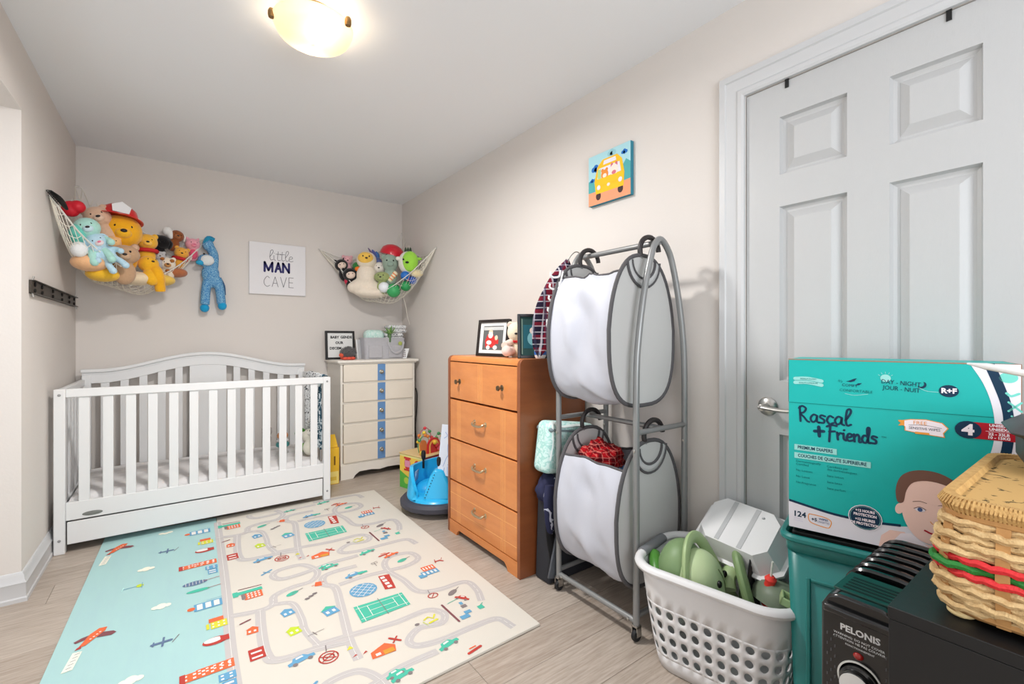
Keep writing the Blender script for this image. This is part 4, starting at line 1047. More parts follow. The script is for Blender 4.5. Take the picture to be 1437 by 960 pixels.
whiteFab = M('white nylon', (194, 196, 206), .55, bump=.12, bscale=14, spec=.4)
greyFab = M('grey mesh panel', (196, 195, 193), .75, bump=.15, bscale=700, spec=.2)
bindM = M('charcoal binding', (86, 84, 86), .8)
def hamper(label, xc, yn, yf, zc, a, b, cut_near, cut_far, skew, fill):
    t = thing('laundry_hamper', label, 'hamper', (0, 0, 0))
    def out(th, k=1.0):
        c_, s_ = cos(th), sin(th); e = 2 / (2.5 if s_ > 0 else 3.1)
        x = math.copysign(abs(c_) ** e, c_) * a * k
        z = math.copysign(abs(s_) ** e, s_) * b * k
        x *= 1 - .16 * max(0, z / b)
        return x, z
    def P(th, y, k=1.0, f=0.0):
        x, z = out(th, k); return (xc + x + skew * f, y, zc + z)
    N = 48
    for y, f, nm in ((yn, 0, 'end_panel'), (yf, 1, 'end_panel')):
        mb = MB(); ring = [P(2 * PI * i / N, y, 1, f) for i in range(N)]
        mb.prism(ring, (0, .004, 0)); obj(nm, mb, greyFab, t, smooth=30)
        obj('binding', MB().tube([(p[0], y + .002, p[2]) for p in ring], .0085, 8, closed=True), bindM, t)
        # crescent grip hanging from the top edge
        gx, gz = xc + skew * f, zc + b
        rr = a * .50
        top = MB(); prs = []
        for k in range(17):
            th = PI + PI * k / 16
            prs.append((gx + rr * cos(th), y - .004 , gz - .024 + rr * 1.05 * sin(th)))
        inn = [(gx + rr * .72 * cos(PI + PI * k / 16), y - .004, gz - .024 + rr * .70 * sin(PI + PI * k / 16)) for k in range(17)]
        vs = prs + inn; top.add(vs, [(k, k + 1, 17 + k + 1, 17 + k) for k in range(16)])
        g_ = obj('grip', top, M('pale grip', (190, 190, 190), .7), t, solid=.003)
        obj('grip_binding', MB().tube(prs, .0055, 6).tube(inn, .0055, 6), bindM, g_)
        # hook over the bar
        zb = 1.528 if zc > 1 else .787; xb = rxm if zc > 1 else rxm + .012
        y_ = y + (.0 if f else .0)
        arc_ = [(xb + .060 * cos(th), y_, zb - .030 + .058 * sin(th)) for th in [PI * 1.12 - PI * 1.10 * q / 16 for q in range(17)]]
        hk_ = obj('hook', MB().tube(arc_, .0105, 8), M('black grip', (44, 40, 40), .5), t)
        obj('hook_wire', MB().tube(cr([arc_[0], (xb - .064, y_, zb - .055), (xb - .045, y_, gz - .01)], 5), .004, 6), tubeM, hk_)
    # fabric sling
    t0n, t1n = PI * cut_near, 2 * PI + PI * (1 - cut_near)
    def f(u, v):
        th0 = PI * (cut_near + (cut_far - cut_near) * v); th1 = 3 * PI - th0 
        th = th0 + (th1 - th0) * u
        x, z = out(th, .985)
        y = yn + .003 + (yf - yn - .002) * v
        s = sin(PI * v)
        x2 = xc + x + skew * v; z2 = zc + z
        # slight inward pull and wrinkles
        w = .004 * sin(th * 7 + v * 9 + zc) * s + .026 * noise.noise(Vector((th * 1.7 + v * 2.6, v * 3 - th * .9, zc))) * s + .010 * noise.noise(Vector((th * 5 + v * 6, v * 4, zc))) * s
        ln = math.hypot(x, z); x2 -= x / ln * (w + .012 * s); z2 -= z / ln * (w - .012 * s * max(0, -z / b))
        return (x2, y, z2)
    mb = MB(); mb.grid(f, 90, 20)
    obj('fabric_sling', mb, whiteFab, t, smooth=70)
    # binding along both top edges
    for u in (0, 1): obj('binding', MB().tube([f(u, k / 16) for k in range(17)], .005, 6), bindM, t)
    if fill:
        # inner sheet closing the back
        pass
    return t
hamper('white and grey hanging hamper bag on the upper rack level', 1.505, 1.165, 1.500, 1.178, .200, .300, .74, .73, -.01, False)
hamper('white and grey hanging hamper bag on the lower rack level, clothes inside', 1.535, 1.155, 1.500, .450, .200, .285, .80, .80, 0.0, True)
# clothes in the lower bag
def plaid(name, c0, c1, c2, c3, sc):
    m = M(name, c0, .9, spec=.1); nt = m.node_tree; b = nt.nodes['Principled BSDF']
    tc = nt.nodes.new('ShaderNodeTexCoord'); last = None
    prev = nt.nodes.new('ShaderNodeRGB'); prev.outputs[0].default_value = L3(c0); cur = prev.outputs[0]
    for axis, cc, s_, th in (('X', c1, sc, .45), ('Z', c1, sc, .45), ('X', c2, sc * 2.1, .86), ('Z', c2, sc * 2.1, .86), ('Y', c3, sc * 1.3, .8)):
        sep = nt.nodes.new('ShaderNodeSeparateXYZ'); nt.links.new(tc.outputs['Object'], sep.inputs[0])
        mu = nt.nodes.new('ShaderNodeMath'); mu.operation = 'MULTIPLY'; mu.inputs[1].default_value = s_
        nt.links.new(sep.outputs[axis], mu.inputs[0])
        sn = nt.nodes.new('ShaderNodeMath'); sn.operation = 'SINE'; nt.links.new(mu.outputs[0], sn.inputs[0])
        gt = nt.nodes.new('ShaderNodeMath'); gt.operation = 'GREATER_THAN'; gt.inputs[1].default_value = th; nt.links.new(sn.outputs[0], gt.inputs[0])
        mf = nt.nodes.new('ShaderNodeMath'); mf.operation = 'MULTIPLY'; mf.inputs[1].default_value = .6; nt.links.new(gt.outputs[0], mf.inputs[0])
        mx = nt.nodes.new('ShaderNodeMix'); mx.data_type = 'RGBA'
        nt.links.new(mf.outputs[0], mx.inputs[0]); nt.links.new(cur, mx.inputs[6]); mx.inputs[7].default_value = L3(cc); cur = mx.outputs[2]
    nt.links.new(cur, b.inputs['Base Color'])
    return m
def heap(name, label, cat, c, r, mat, seed, amp=.35):
    mb = MB()
    def f(u, v):
        th = 2 * PI * u; ph = PI * v
        d = Vector((cos(th) * sin(ph), sin(th) * sin(ph), cos(ph)))
        k = 1 + amp * (noise.noise(d * 2.2 + Vector((seed, 0, 0))) + .5 * noise.noise(d * 5 + Vector((0, seed, 0))))
        return (c[0] + d.x * r[0] * k, c[1] + d.y * r[1] * k, c[2] + d.z * r[2] * k)
    mb.grid(f, 40, 24, cu=True)
    return tag(obj(name, mb, mat, smooth=80), label, cat)
heap('plaid_shirt', 'crumpled red and black plaid shirt in the lower hamper', 'shirt', (1.50, 1.385, .60), (.11, .09, .085), plaid('red plaid', (168, 22, 30), (24, 16, 22), (214, 120, 110), (90, 14, 20), 150), 1.7)
heap('jeans', 'folded dark blue jeans beside the plaid shirt in the hamper', 'trousers', (1.54, 1.27, .55), (.11, .055, .05), M('denim', (44, 66, 98), .9, bump=.4, bscale=500), 4.2)
heap('dark_shirt', 'navy clothing bundle under the red plaid shirt', 'clothes', (1.535, 1.33, .43), (.12, .11, .14), CLOTH((46, 52, 70)), 8.1, .2)

# plaid garment hanging at the far end of the rack
pg = thing('plaid_garment', 'navy, red and white plaid baby garment hanging at the far rack end', 'clothes', (0, 0, 0))
mb = MB()
def f(u, v):
    p = cr([(1.475, 1.575, 1.50), (1.43, 1.600, 1.40), (1.40, 1.625, 1.28), (1.385, 1.645, 1.16), (1.375, 1.66, 1.075)], 8)
    q = p[min(int(v * (len(p) - 1)), len(p) - 1)]
    w = .045 + .035 * sin(PI * min(1, v * 1.2)) ; a = u * 2 * PI
    rr = w * (1 + .25 * sin(3 * a + v * 6))
    taper = min(1, (1 - v) * 6 + .15) * min(1, v * 8 + .3)
    return (q.x + cos(a) * rr * .55 * taper, q.y - cos(a) * rr * .5 * taper + sin(a) * rr * .35 * taper, q.z + .02 * sin(a * 2) )
mb.grid(f, 36, 32, cu=True)
obj('cloth', mb, plaid('navy plaid', (38, 32, 50), (132, 26, 40), (206, 202, 212), (60, 60, 84), 105), pg, smooth=80)
obj('hanger_hook', MB().tube(cr([(1.475, 1.575, 1.49), (1.49, 1.57, 1.53), (1.52, 1.565, 1.555), (rxm + .005, 1.562, 1.548), (rxm + .015, 1.562, 1.53)], 5), .0025, 6), chrome, pg)
wh = thing('hanger_chain', 'white plastic chain of open hooks beside the plaid garment', 'hanger', (-.040, -.045, 0))
obj('bar', MB().tube([(1.405, 1.53, 1.44), (1.385, 1.545, 1.33), (1.378, 1.552, 1.20)], .004, 6), white, wh)
for k in range(5):
    z = 1.425 - k * .052; x = 1.398 - k * .005
    pts = [(x + .002, 1.535, z + .018), (x - .03, 1.555, z + .016), (x - .040, 1.562, z), (x - .03, 1.556, z - .014), (x - .012, 1.545, z - .012)]
    obj('open_hook', MB().tube(cr([(x, 1.538, z + .02), (x - .006, 1.54, z - .006), (x - .024, 1.552, z - .012), (x - .038, 1.56, z - .002), (x - .036, 1.56, z + .012)], 5), .0042, 8), white, wh)
obj('snowflake_clip', MB().lathe([(.018, -.003), (.02, 0), (.018, .003)], 8, (1.358, 1.566, 1.205), ax='y'), white, wh)

# ================================================================ BEHIND THE RACK
dp = thing('diaper_pack', 'clear plastic pack of mint printed diapers leaning on the wood dresser', 'package', (1.548, 1.638, .662), rot=(.0, .14, 0))
mint = patt('mint diaper print', (206, 232, 228), (168, 214, 208), 34, .5)
obj('diapers', MB().box(-.175, .13, -.055, .055, -.165, .075), mint, dp, bev=.03, seg=4)
obj('print_band', MB().box(-.173, .12, -.0565, .0565, .025, .050), M('dark print', (120, 136, 140), .5), dp, bev=.02, seg=3)
obj('plastic_wrap', MB().tube(cr([(-.16, -.05, .075), (-.12, -.055, .055), (.0, -.05, .065), (.12, -.05, .055)], 5), .012, 6, flat=.5).tube([(-.165, -.05, .08), (-.15, -.05, -.02), (-.155, -.05, -.10)], .006, 5), M('film', (226, 236, 234), .3), dp)
bb = thing('backpack', 'black bag with strap and buckle on the floor by the wood dresser', 'bag', (1.50, 1.652, 0))
obj('body', MB().prism([(-.115, -.05, 0), (.2, -.05, 0), (.2, -.05, .50), (-.06, -.05, .52), (-.10, -.05, .40)], (0, .105, 0)), M('black fabric', (44, 46, 52), .7, bump=.3, bscale=300), bb, bev=.014, seg=3)
obj('strap', MB().tube(cr([(-.10, -.055, .43), (-.125, -.06, .33), (-.118, -.062, .22), (-.10, -.062, .14)], 5), .022, 8, flat=.3), M('webbing', (26, 26, 28), .8), bb)
obj('strap', MB().tube(cr([(-.07, -.06, .45), (-.075, -.07, .30), (-.095, -.07, .2)], 5), .010, 8, flat=.4), M('webbing', (26, 26, 28)), bb)
bk2 = obj('pad', MB().box(-.028, .028, -.006, .006, -.12, .12).xf(Matrix.Translation((-.085, -.072, .16)) @ Matrix.Rotation(.25, 4, 'Y')), M('strap pad', (86, 90, 96), .6), bb, bev=.006)
nv = patt('navy leaf cloth', (54, 56, 82), (206, 210, 228), 13, .60)
heap('printed_cloth', 'navy cloth with white leaf print draped over the black bag', 'cloth', (1.470, 1.645, .43), (.105, .06, .085), nv, 2.3, .2)
drp = obj('printed_cloth', MB().tube(cr([(1.385, 1.590, .47), (1.372, 1.582, .38), (1.378, 1.585, .29), (1.39, 1.59, .24)], 5), [.03, .034, .036, .038, .036, .034, .032, .03, .03, .028, .026, .024, .022, .018, .012, .006], 10, flat=.5), nv)
tag(drp, 'white and navy printed cloth corner hanging down the front of the bag', 'cloth')

# ================================================================ LAUNDRY BASKET (white, pierced sides)
lb = thing('laundry_basket', 'white plastic laundry basket with round holes and grey grips', 'basket', (1.516, .842, 0), rz=0)
ang = -.19  # long axis turned a little from the wall
lb.rotation_euler = (0, 0, .19)
bw = M('basket white', (226, 225, 226), .38)
HL, HW, HZ = .247, .178, .352   # half length (local y), half width (local x), height
def per(hw, hl, r):
    """rounded rect perimeter; returns function of arc fraction -> (x,y)"""
    segs = []
    L = []
    pts = [( hw, -hl + r), (hw, hl - r), 'c', (hw - r, hl), (-hw + r, hl), 'c', (-hw, hl - r), (-hw, -hl + r), 'c', (-hw + r, -hl), (hw - r, -hl), 'c']
    sx, sy, q = 2 * (hw - r), 2 * (hl - r), PI * r / 2
    tot = 2 * sx + 2 * sy + 4 * q
    def g(t):
        d = (t % 1.0) * tot
        if d < sy: return (hw, -hl + r + d)
        d -= sy
        if d < q: a = d / r; return (hw - r + r * cos(a), hl - r + r * sin(a))
        d -= q
        if d < sx: return (hw - r - d, hl)
        d -= sx
        if d < q: a = PI / 2 + d / r; return (-hw + r + r * cos(a), hl - r + r * sin(a))
        d -= q
        if d < sy: return (-hw, hl - r - d)
        d -= sy
        if d < q: a = PI + d / r; return (-hw + r + r * cos(a), -hl + r + r * sin(a))
        d -= q
        if d < sx: return (-hw + r + d, -hl)
        d -= sx
        a = 1.5 * PI + d / r; return (hw - r + r * cos(a), -hl + r + r * sin(a))
    return g
def Bw(t, h):
    k = .76 + .24 * (h ** .8)
    g = per(HW * k, HL * (k * .9 + .1), .085 * k + .015)
    x, y = g(t); return (x, y, .004 + (HZ - .004) * h)
ncol = 34; rows = [(.14, .27), (.27, .40), (.40, .53), (.53, .66)]
mb = MB()
def wallquad(t0, t1, h0, h1, nu=2, nvv=2):
    mb.grid(lambda u, v: Bw(t0 + (t1 - t0) * u, h0 + (h1 - h0) * v), nu, nvv)
for c in range(ncol):
    t0, t1 = c / ncol, (c + 1) / ncol
    ym = Bw((t0 + t1) / 2, .8)
    endgrip = abs(ym[0]) < .07
    wallquad(t0, t1, 0, .14); 
    for r0, r1 in rows:
        sh = .035 * ((c % 3) - 1)
        tm, hm_ = (t0 + t1) / 2, (r0 + r1) / 2
        K = 16; o_ = []; i_ = []
        for k in range(K):
            a = 2 * PI * (k + .5) / K; ca_, sa_ = cos(a), sin(a); mm = max(abs(ca_), abs(sa_))
            o_.append(Bw(tm + (t1 - t0) / 2 * ca_ / mm, hm_ + (r1 - r0) / 2 * sa_ / mm))
            i_.append(Bw(tm + (t1 - t0) * .30 * ca_, hm_ + (r1 - r0) * .31 * sa_))
        # square corners sit at k+.5 multiples so add them through four extra triangles
        vs = o_ + i_; fs = [(k, (k + 1) % K, K + (k + 1) % K, K + k) for k in range(K)]
        b = len(vs)
        cors = [Bw(t1, r1), Bw(t0, r1), Bw(t0, r0), Bw(t1, r0)]
        vs += cors
        for q, kk in enumerate((1, 5, 9, 13)): fs.append((kk, b + q, (kk + 1) % K))
        mb.add(vs, fs)
    wallquad(t0, t1, .66, 1.0, 2, 3)
wl = obj('wall', mb, bw, lb, smooth=60, solid=.004, merge=.0002)
bt = MB(); n = 60; rg = [Bw(k / n, 0) for k in range(n)]
bt.prism([(p[0], p[1], .002) for p in rg], (0, 0, .004)); obj('bottom', bt, bw, lb)
rm = [Bw(k / 72, 1.0) for k in range(72)]
obj('rim', MB().tube([(p[0] * 1.045, p[1] * 1.03, p[2] + .0) for p in rm], .017, 10, closed=True, flat=.9), bw, lb)
for s in (-1, 1):
    pts = [(x, s * (HL * 1.03), HZ + .003) for x in (-.085, -.04, 0, .04, .085)]
    obj('grip', MB().tube(cr(pts, 4), .0195, 12, flat=.85), M('grip grey', (120, 122, 126), .5), lb)
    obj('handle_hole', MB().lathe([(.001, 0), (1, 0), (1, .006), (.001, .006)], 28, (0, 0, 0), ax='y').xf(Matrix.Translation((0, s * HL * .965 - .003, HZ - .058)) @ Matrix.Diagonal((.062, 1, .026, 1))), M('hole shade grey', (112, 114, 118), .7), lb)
# contents
sage = M('sage green plastic', (168, 190, 138), .35); sage2 = M('sage seat', (186, 204, 158), .4); olive = M('olive green plastic', (104, 124, 84), .45)
bs = thing('bath_seat', 'sage green baby seat with arched handle and round dark eye in the basket', 'baby seat', (1.455, .925, .282), rot=(0, 0, .35))
shell = MB()
def f(u, v):
    a = PI * (u * 1.0) ; ph = PI * .5 * v
    r = .115
    return (r * .9 * cos(a) * cos(ph) , r * sin(ph) * .9 - .02, .0 + r * 1.25 * sin(a) * cos(ph))
shell.grid(f, 28, 12)
obj('hood', MB().ell((.01, .03, .02), (.10, .085, .125), n=28, h=16), M('dark sage', (122, 148, 104), .45), bs)
obj('seat', MB().ell((-.015, -.03, .022), (.088, .085, .112), n=28, h=16), sage2, bs)
obj('arch_handle', MB().tube(cr([(-.085, -.02, -.05), (-.098, -.01, .03), (-.06, .0, .125), (.0, .0, .158), (.05, -.02, .145), (.075, -.06, .07), (.085, -.10, -.01), (.09, -.13, -.06)], 6), .021, 12, flat=.6), sage, bs)
obj('front_lip', MB().tube(cr([(.10, -.16, .035), (.085, -.13, .05), (.06, -.11, .03), (.03, -.115, -.0)], 5), .030, 12, flat=.7), sage, bs)
obj('seam', MB().tube(cr([(-.040, -.098, .095), (-.025, -.112, .06), (-.015, -.1165, .02)], 5), .0016, 5), olive, bs)
obj('eye', MB().ell((-.052, -.103, .052), (.011, .009, .012)), EYE, bs)
obj('eye', MB().ell((.030, -.106, .052), (.011, .009, .012)), EYE, bs)
obj('cheek', MB().ell((-.078, -.078, .022), (.012, .006, .008)), M('red cheek', (224, 90, 70), .5), bs)
cb_ = thing('clear_dome', 'translucent white plastic dome behind the sage baby seat', 'container', (1.455, .985, .262), rot=(-.3, -.1, .2))
obj('dome', MB().lathe([(.10, -.09), (.105, -.04), (.098, .02), (.075, .07), (.035, .098), (.002, .105)], 30), M('frosted plastic', (226, 232, 230), .35, trans=.45, ior=1.2), cb_)
lf = thing('green_rattle', 'curved leaf green plastic ring at the far left in the basket', 'toy', (1.405, 1.0, .25), rz=.3)
obj('ring', MB().tube(cr([(-.03, -.03, -.05), (-.045, -.01, .0), (-.03, .01, .05), (.01, .03, .08), (.05, .05, .085)], 6), .024, 12), M('leaf green plastic', (72, 130, 48), .35), lf)
og = thing('folded_toy_arm', 'olive green folded baby seat arm behind the arched handle', 'baby seat', (1.565, .79, .315), rz=.4)
obj('arm', MB().tube(cr([(-.07, -.03, -.08), (-.05, .0, .02), (-.01, .02, .075), (.03, .02, .05), (.03, .0, -.05)], 5), .024, 12, flat=.7), M('sage mid', (134, 158, 110), .4), og)
obj('hinge', MB().ell((.03, .0, -.06), (.03, .02, .04)), olive, og)
bc = thing('black_cable_loop', 'coiled black strap standing in the basket right of the green seat', 'strap', (1.575, .765, .325))
for k, (dx, r) in enumerate(((0, .10), (.012, .095), (.022, .102), (.032, .09))):
    obj('loop', MB().tube(cr([(dx - .02, -.02, -.10), (dx - .03, .0, 0), (dx - .01, .0, r - .01), (dx + .012, -.01, r - .015), (dx + .018, -.025, .0), (dx + .01, -.04, -.10)], 5), .0055, 8, flat=.6), M('black strap', (34, 34, 38), .45), bc)
rb = thing('bottle_brush', 'bottle brush with bright red bristles and clear handle in the basket', 'brush', (1.56, .705, .335), rot=(.15, -.1, 0))
obj('bristles', MB().lathe([(.005, -.075), (.018, -.068), (.015, -.05), (.019, -.034), (.015, -.018), (.019, 0), (.015, .016), (.018, .028), (.010, .038)], 16), M('red bristle', (236, 62, 52), .6), rb)
obj('handle', MB().tube([(0, 0, -.10), (0, 0, .09)], .0035, 8), M('handle clear', (226, 224, 216), .2), rb)
gd = thing('grey_lid', 'dark grey-green rounded plastic lid at the near end of the basket', 'lid', (1.60, .69, .28), rot=(.2, .5, 0))
obj('lid', MB().lathe([(.085, -.03), (.088, 0), (.08, .03), (.05, .055), (.002, .065)], 30), M('grey green plastic', (112, 124, 104), .45), gd)
bkl = thing('green_buckle', 'small green plastic buckle at the near right corner inside the basket', 'buckle', (1.52, .635, .335), rot=(.3, .1, .4))
obj('frame', MB().box(-.035, .035, -.02, -.012, -.01, .014).box(-.035, .035, .012, .02, -.01, .014).box(-.035, -.027, -.02, .02, -.01, .014).box(.027, .035, -.02, .02, -.01, .014), sage, bkl, bev=.003)
obj('pin', MB().tube([(0, -.018, .004), (0, .018, .004)], .005, 8), olive, bkl)
# white bin lid leaning over the basket
wb = thing('storage_bin', 'white plastic bin with chamfered corners tipped over the basket back', 'bin', (0, 0, 0))
A = Vector((1.555, .945, .415)); Bv = Vector((1.71, .985, .535)); Cv = Vector((1.71, .745, .520)); Ev = Vector((1.535, .675, .400))
yv = (Cv - Bv).normalized(); up_ = ((Bv - A) - yv * (Bv - A).dot(yv)).normalized(); nn = up_.cross(yv).normalized()
if nn.z < 0: nn = -nn
O = (A + Bv + Cv + Ev) / 4
def W3(a, b, c): return O + yv * a + up_ * b + nn * c
oct_ = lambda w, h, ch: [(-w + ch, -h), (w - ch, -h), (w, -h + ch), (w, h - ch), (w - ch, h), (-w + ch, h), (-w, h - ch), (-w, -h + ch)]
i_ = oct_(.118, .088, .035); o_ = oct_(.150, .112, .045); o2 = oct_(.163, .124, .048)
mb = MB(); vs = [W3(a, b, .012) for a, b in i_] + [W3(a, b, -.055) for a, b in o_] + [W3(a, b, -.057) for a, b in o2] + [W3(a, b, -.066) for a, b in o2]
fs = [tuple(range(8))] + [(r * 8 + k, (r + 1) * 8 + k, (r + 1) * 8 + (k + 1) % 8, r * 8 + (k + 1) % 8) for r in range(3) for k in range(8)]
mb.add(vs, fs); obj('shell', mb, bw, wb, solid=.003, smooth=20)
for a in (-.045, .035):
    obj('groove', MB().prism([W3(a - .008, -.085, .0125), W3(a + .008, -.085, .0125), W3(a + .008, .085, .0125), W3(a - .008, .085, .0125)], nn * .002), M('bin groove', (186, 186, 188), .5), wb)
obj('foot', MB().ell(W3(.06, .06, .013), (.006, .006, .004)), M('bin groove', (186, 186, 188)), wb)

# ================================================================ TEAL TOTE AND DIAPER BOX
ex = Vector((.25, -.968, 0)).normalized(); ey = Vector((ex.y * -1, ex.x, 0))  # ex: along front to the right; ey: backward into the room corner
ey = Vector((.968, .25, 0)).normalized()
BA = math.atan2(ex.y, ex.x)
# local frame: x along front (right), y backwards
teal = M('teal plastic', (28, 122, 118), .35, spec=.6)
tt = thing('tote_bin', 'tall teal plastic tote with rolled rim under the diaper box', 'bin', (1.397, .590, 0), rz=BA)
LW, LD, LH = .42, .235, .595
mb = MB(); r0 = rrect(LW / 2 * .90, LD / 2 * .86, .03, 4); r1 = rrect(LW / 2 * .985, LD / 2 * .97, .03, 4); n = len(r0)
cx_, cy_ = LW / 2, LD / 2
mb.add([(cx_ + x, cy_ + y, .001) for x, y in r0] + [(cx_ + x, cy_ + y, LH - .04) for x, y in r1], [(i, (i + 1) % n, n + (i + 1) % n, n + i) for i in range(n)] + [tuple(reversed(range(n)))])
obj('body', mb, teal, tt, solid=.003, smooth=50)
rr2 = rrect(LW / 2 + .006, LD / 2 + .006, .035, 5)
obj('rim', MB().tube([(cx_ + x, cy_ + y, LH - .012) for x, y in rr2], .011, 8, closed=True), teal, tt)
obj('rim_band', MB().add([(cx_ + x, cy_ + y, z) for z in (LH - .05, LH - .012) for x, y in rrect(LW / 2, LD / 2, .033, 5)], [(i, (i + 1) % 24, 24 + (i + 1) % 24, 24 + i) for i in range(24)]), teal, tt, solid=.004)
obj('side_rib', MB().box(.05, .062, -.0, .012, .06, .48).box(.062, LW - .06, .0, .012, .47, .48), teal, tt, bev=.003)
obj('contents', MB().box(.015, LW - .015, .015, LD - .015, LH - .03, LH + .004), M('black bag plastic', (20, 22, 22), .5), tt, bev=.004)
bo = thing('diaper_box', 'large teal and white diaper box with baby photo on the teal tote', 'box', (1.404, .583, .611), rz=BA)
BWd, BDp, BHt = .448, .215, .475
tealp = (12, 178, 172); navy = (18, 52, 78)
mb = MB().box(0, BWd, 0, BDp, 0, BHt)
obj('carton', mb, [M('carton teal', tealp, .42)], bo, bev=.0015)
obj('flap_edge', MB().box(-.0004, BWd + .0004, -.0006, .004, BHt - .0015, BHt + .0012).box(BWd - .0015, BWd + .0008, -.0005, BDp, 0, BHt), M('kraft edge', (156, 120, 96), .8), bo)
obj('fold_line', MB().box(.0, .405, -.0012, 0.0, .3528, .3540), C((10, 130, 124)), bo)
obj('gap_shade_strip', MB().box(-.0012, .0, .004, BDp - .01, .354, BHt - .003), M('gap shade dark', (30, 30, 36), .6), bo)  # strip coloured dark to stand in for a shaded gap
F_ = FR((0, -.0004, 0), (1, 0, 0), (0, 0, 1)); ml = MB()
K = dict(teal=0, navy=1, white=2, red=3, orange=4, pale=5, skin=6, hair=7, skin2=8, lilac=9, darkteal=10, iris=11, mintx=12)
cols = [tealp, navy, (232, 230, 238), (180, 28, 44), (240, 158, 66), (150, 214, 208), (250, 212, 198), (122, 88, 76), (250, 240, 246), (214, 208, 230), (8, 112, 110), (74, 96, 140), (120, 214, 200)]
o1, o2_, o3, o4, o5 = .0003, .0006, .0009, .0012, .0015
# white band along the right (big arc) and bottom
arcx = [(.366, .475), (.388, .43), (.402, .38), (.4065, .33), (.402, .28), (.385, .225), (.355, .17), (.31, .125), (.27, .1)]
arcs = [tuple(p)[:2] for p in cr([(x, y, 0) for x, y in arcx], 5)]
fpoly(ml, F_, arcs + [(BWd - .001, .1), (BWd - .001, .475)], o1, 2)
nvx = [(x + .016 + .004 * k / 45, y) for k, (x, y) in enumerate(arcs)]
fstroke(ml, F_, [(.398, .474), (.412, .43), (.424, .385), (.4285, .34), (.425, .28), (.41, .22), (.385, .165)], .017, o2_, 1, caps=False)
bl = [(-.0, .076), (.05, .066), (.11, .058), (.18, .057), (.243, .062), (.30, .080), (.36, .12)]
bls = [tuple(p)[:2] for p in cr([(x, y, 0) for x, y in bl], 5)]
fpoly(ml, F_, [(0.001, .001), (BWd - .001, .001), (BWd - .001, .12)] + bls[::-1], o1, 2)
fstroke(ml, F_, [(0.001, .075), (.05, .067), (.11, .059), (.18, .058), (.243, .064)], .0062, o2_, 1, caps=False)
for x, y, s in ((.438, .380, .010), (.440, .352, .007)):
    fstroke(ml, F_, [(x - s, y - s), (x + s, y + s)], .004, o2_, 12, smooth=0); fstroke(ml, F_, [(x - s, y + s), (x + s, y - s)], .004, o2_, 12, smooth=0)
fstroke(ml, F_, [(.425, .41), (.432, .404), (.444, .41)], .005, o2_, 12)
fdisc(ml, F_, .428, .445, .015, .012, o2_, 12)
# logotype
fhand(ml, F_, 'Rascal', .043, .025, .302, .0052, o2_, 1, sx=.92, rot=.0)
fhand(ml, F_, '+', .036, .062, .262, .0082, o2_, 1, sx=.95)
fhand(ml, F_, 'Friends', .038, .090, .262, .0055, o2_, 1, sx=.92)
ftext(ml, F_, 'TM', .0075, .210, .281, o2_, 10)
# name bars
frect(ml, F_, .014, .112, .220, .236, o2_, 5); ftext(ml, F_, 'PREMIUM DIAPERS', .0125, .0625, .228, o3, 1, bold=.0003, sx=.80)
frect(ml, F_, .014, .184, .197, .213, o2_, 5); ftext(ml, F_, 'COUCHES DE QUALITE SUPERIEURE', .0125, .099, .205, o3, 1, bold=.0003, sx=.76)
for k, s in enumerate(('Dermatologically', 'Certified', '', 'No Lotions', '', 'No Latex', '', 'No Fragrance')):
    if s: ftext(ml, F_, s, .0085, .018, .189 - .0085 * k, o2_, 10, align='LEFT', sx=1)
for k, s in enumerate(('Certifiees par', 'des dermatologues', '', 'Sans lotion', '', 'Sans latex', '', 'Sans parfum')):
    if s: ftext(ml, F_, s, .0085, .090, .186 - .0085 * k, o2_, 10, align='LEFT', sx=1)
# top strip
for k in (0, 1):
    fstroke(ml, F_, [(.016, .421 - .011 * k), (.045, .4225 - .011 * k), (.078, .417 - .011 * k)], .0095, o2_, 5)
    ftext(ml, F_, ('PREMIUM DIAPERS', 'QUALITE SUPERIEURE')[k], .0055, .047, .421 - .011 * k, o3, 10, sx=.85)
ftext(ml, F_, "It's", .009, .120, .420, o2_, 10, rot=-.3)
ftext(ml, F_, 'COMFY', .010, .140, .409, o2_, 1, rot=-.05); ftext(ml, F_, 'CONFORTABLE', .010, .153, .395, o2_, 10, rot=-.02)
fstroke(ml, F_, [(.130, .387), (.150, .384), (.178, .389)], .0012, o2_, 5)
fpoly(ml, F_, [(.131, .420), (.142, .418), (.150, .421), (.155, .429), (.148, .427), (.138, .4215)], o2_, 1)
fpoly(ml, F_, [(.152, .411), (.160, .411), (.166, .417), (.158, .416)], o2_, 1)
fdisc(ml, F_, .2135, .4325, .0105, .0095, o2_, 5)
ftext(ml, F_, 'DAY - NIGHT', .0155, .243, .4215, o3, 1, rot=-.06, sx=.82); ftext(ml, F_, 'JOUR - NUIT', .0155, .244, .4065, o3, 1, rot=-.06, sx=.82)
for k in range(5):
    a = .6 + k * .5; fstroke(ml, F_, [(.2135 + .013 * cos(a), .4325 + .012 * sin(a)), (.2135 + .017 * cos(a), .4325 + .016 * sin(a))], .001, o2_, 5, smooth=0)
mo = [(.282 + .009 * cos(a), .420 + .009 * sin(a)) for a in [-2.4 + 3.2 * k / 10 for k in range(11)]] + [(.2795 + .0075 * cos(a), .4225 + .0075 * sin(a)) for a in [.7 - 2.8 * k / 8 for k in range(9)]]
fpoly(ml, F_, mo, o2_, 1)
fdisc(ml, F_, .3305, .408, .0175, .0145, o2_, 1); ftext(ml, F_, 'R+F', .0165, .3305, .408, o3, 8, bold=.0007)
fstroke(ml, F_, [(.278, .412), (.292, .405), (.312, .404)], .0012, o2_, 5)
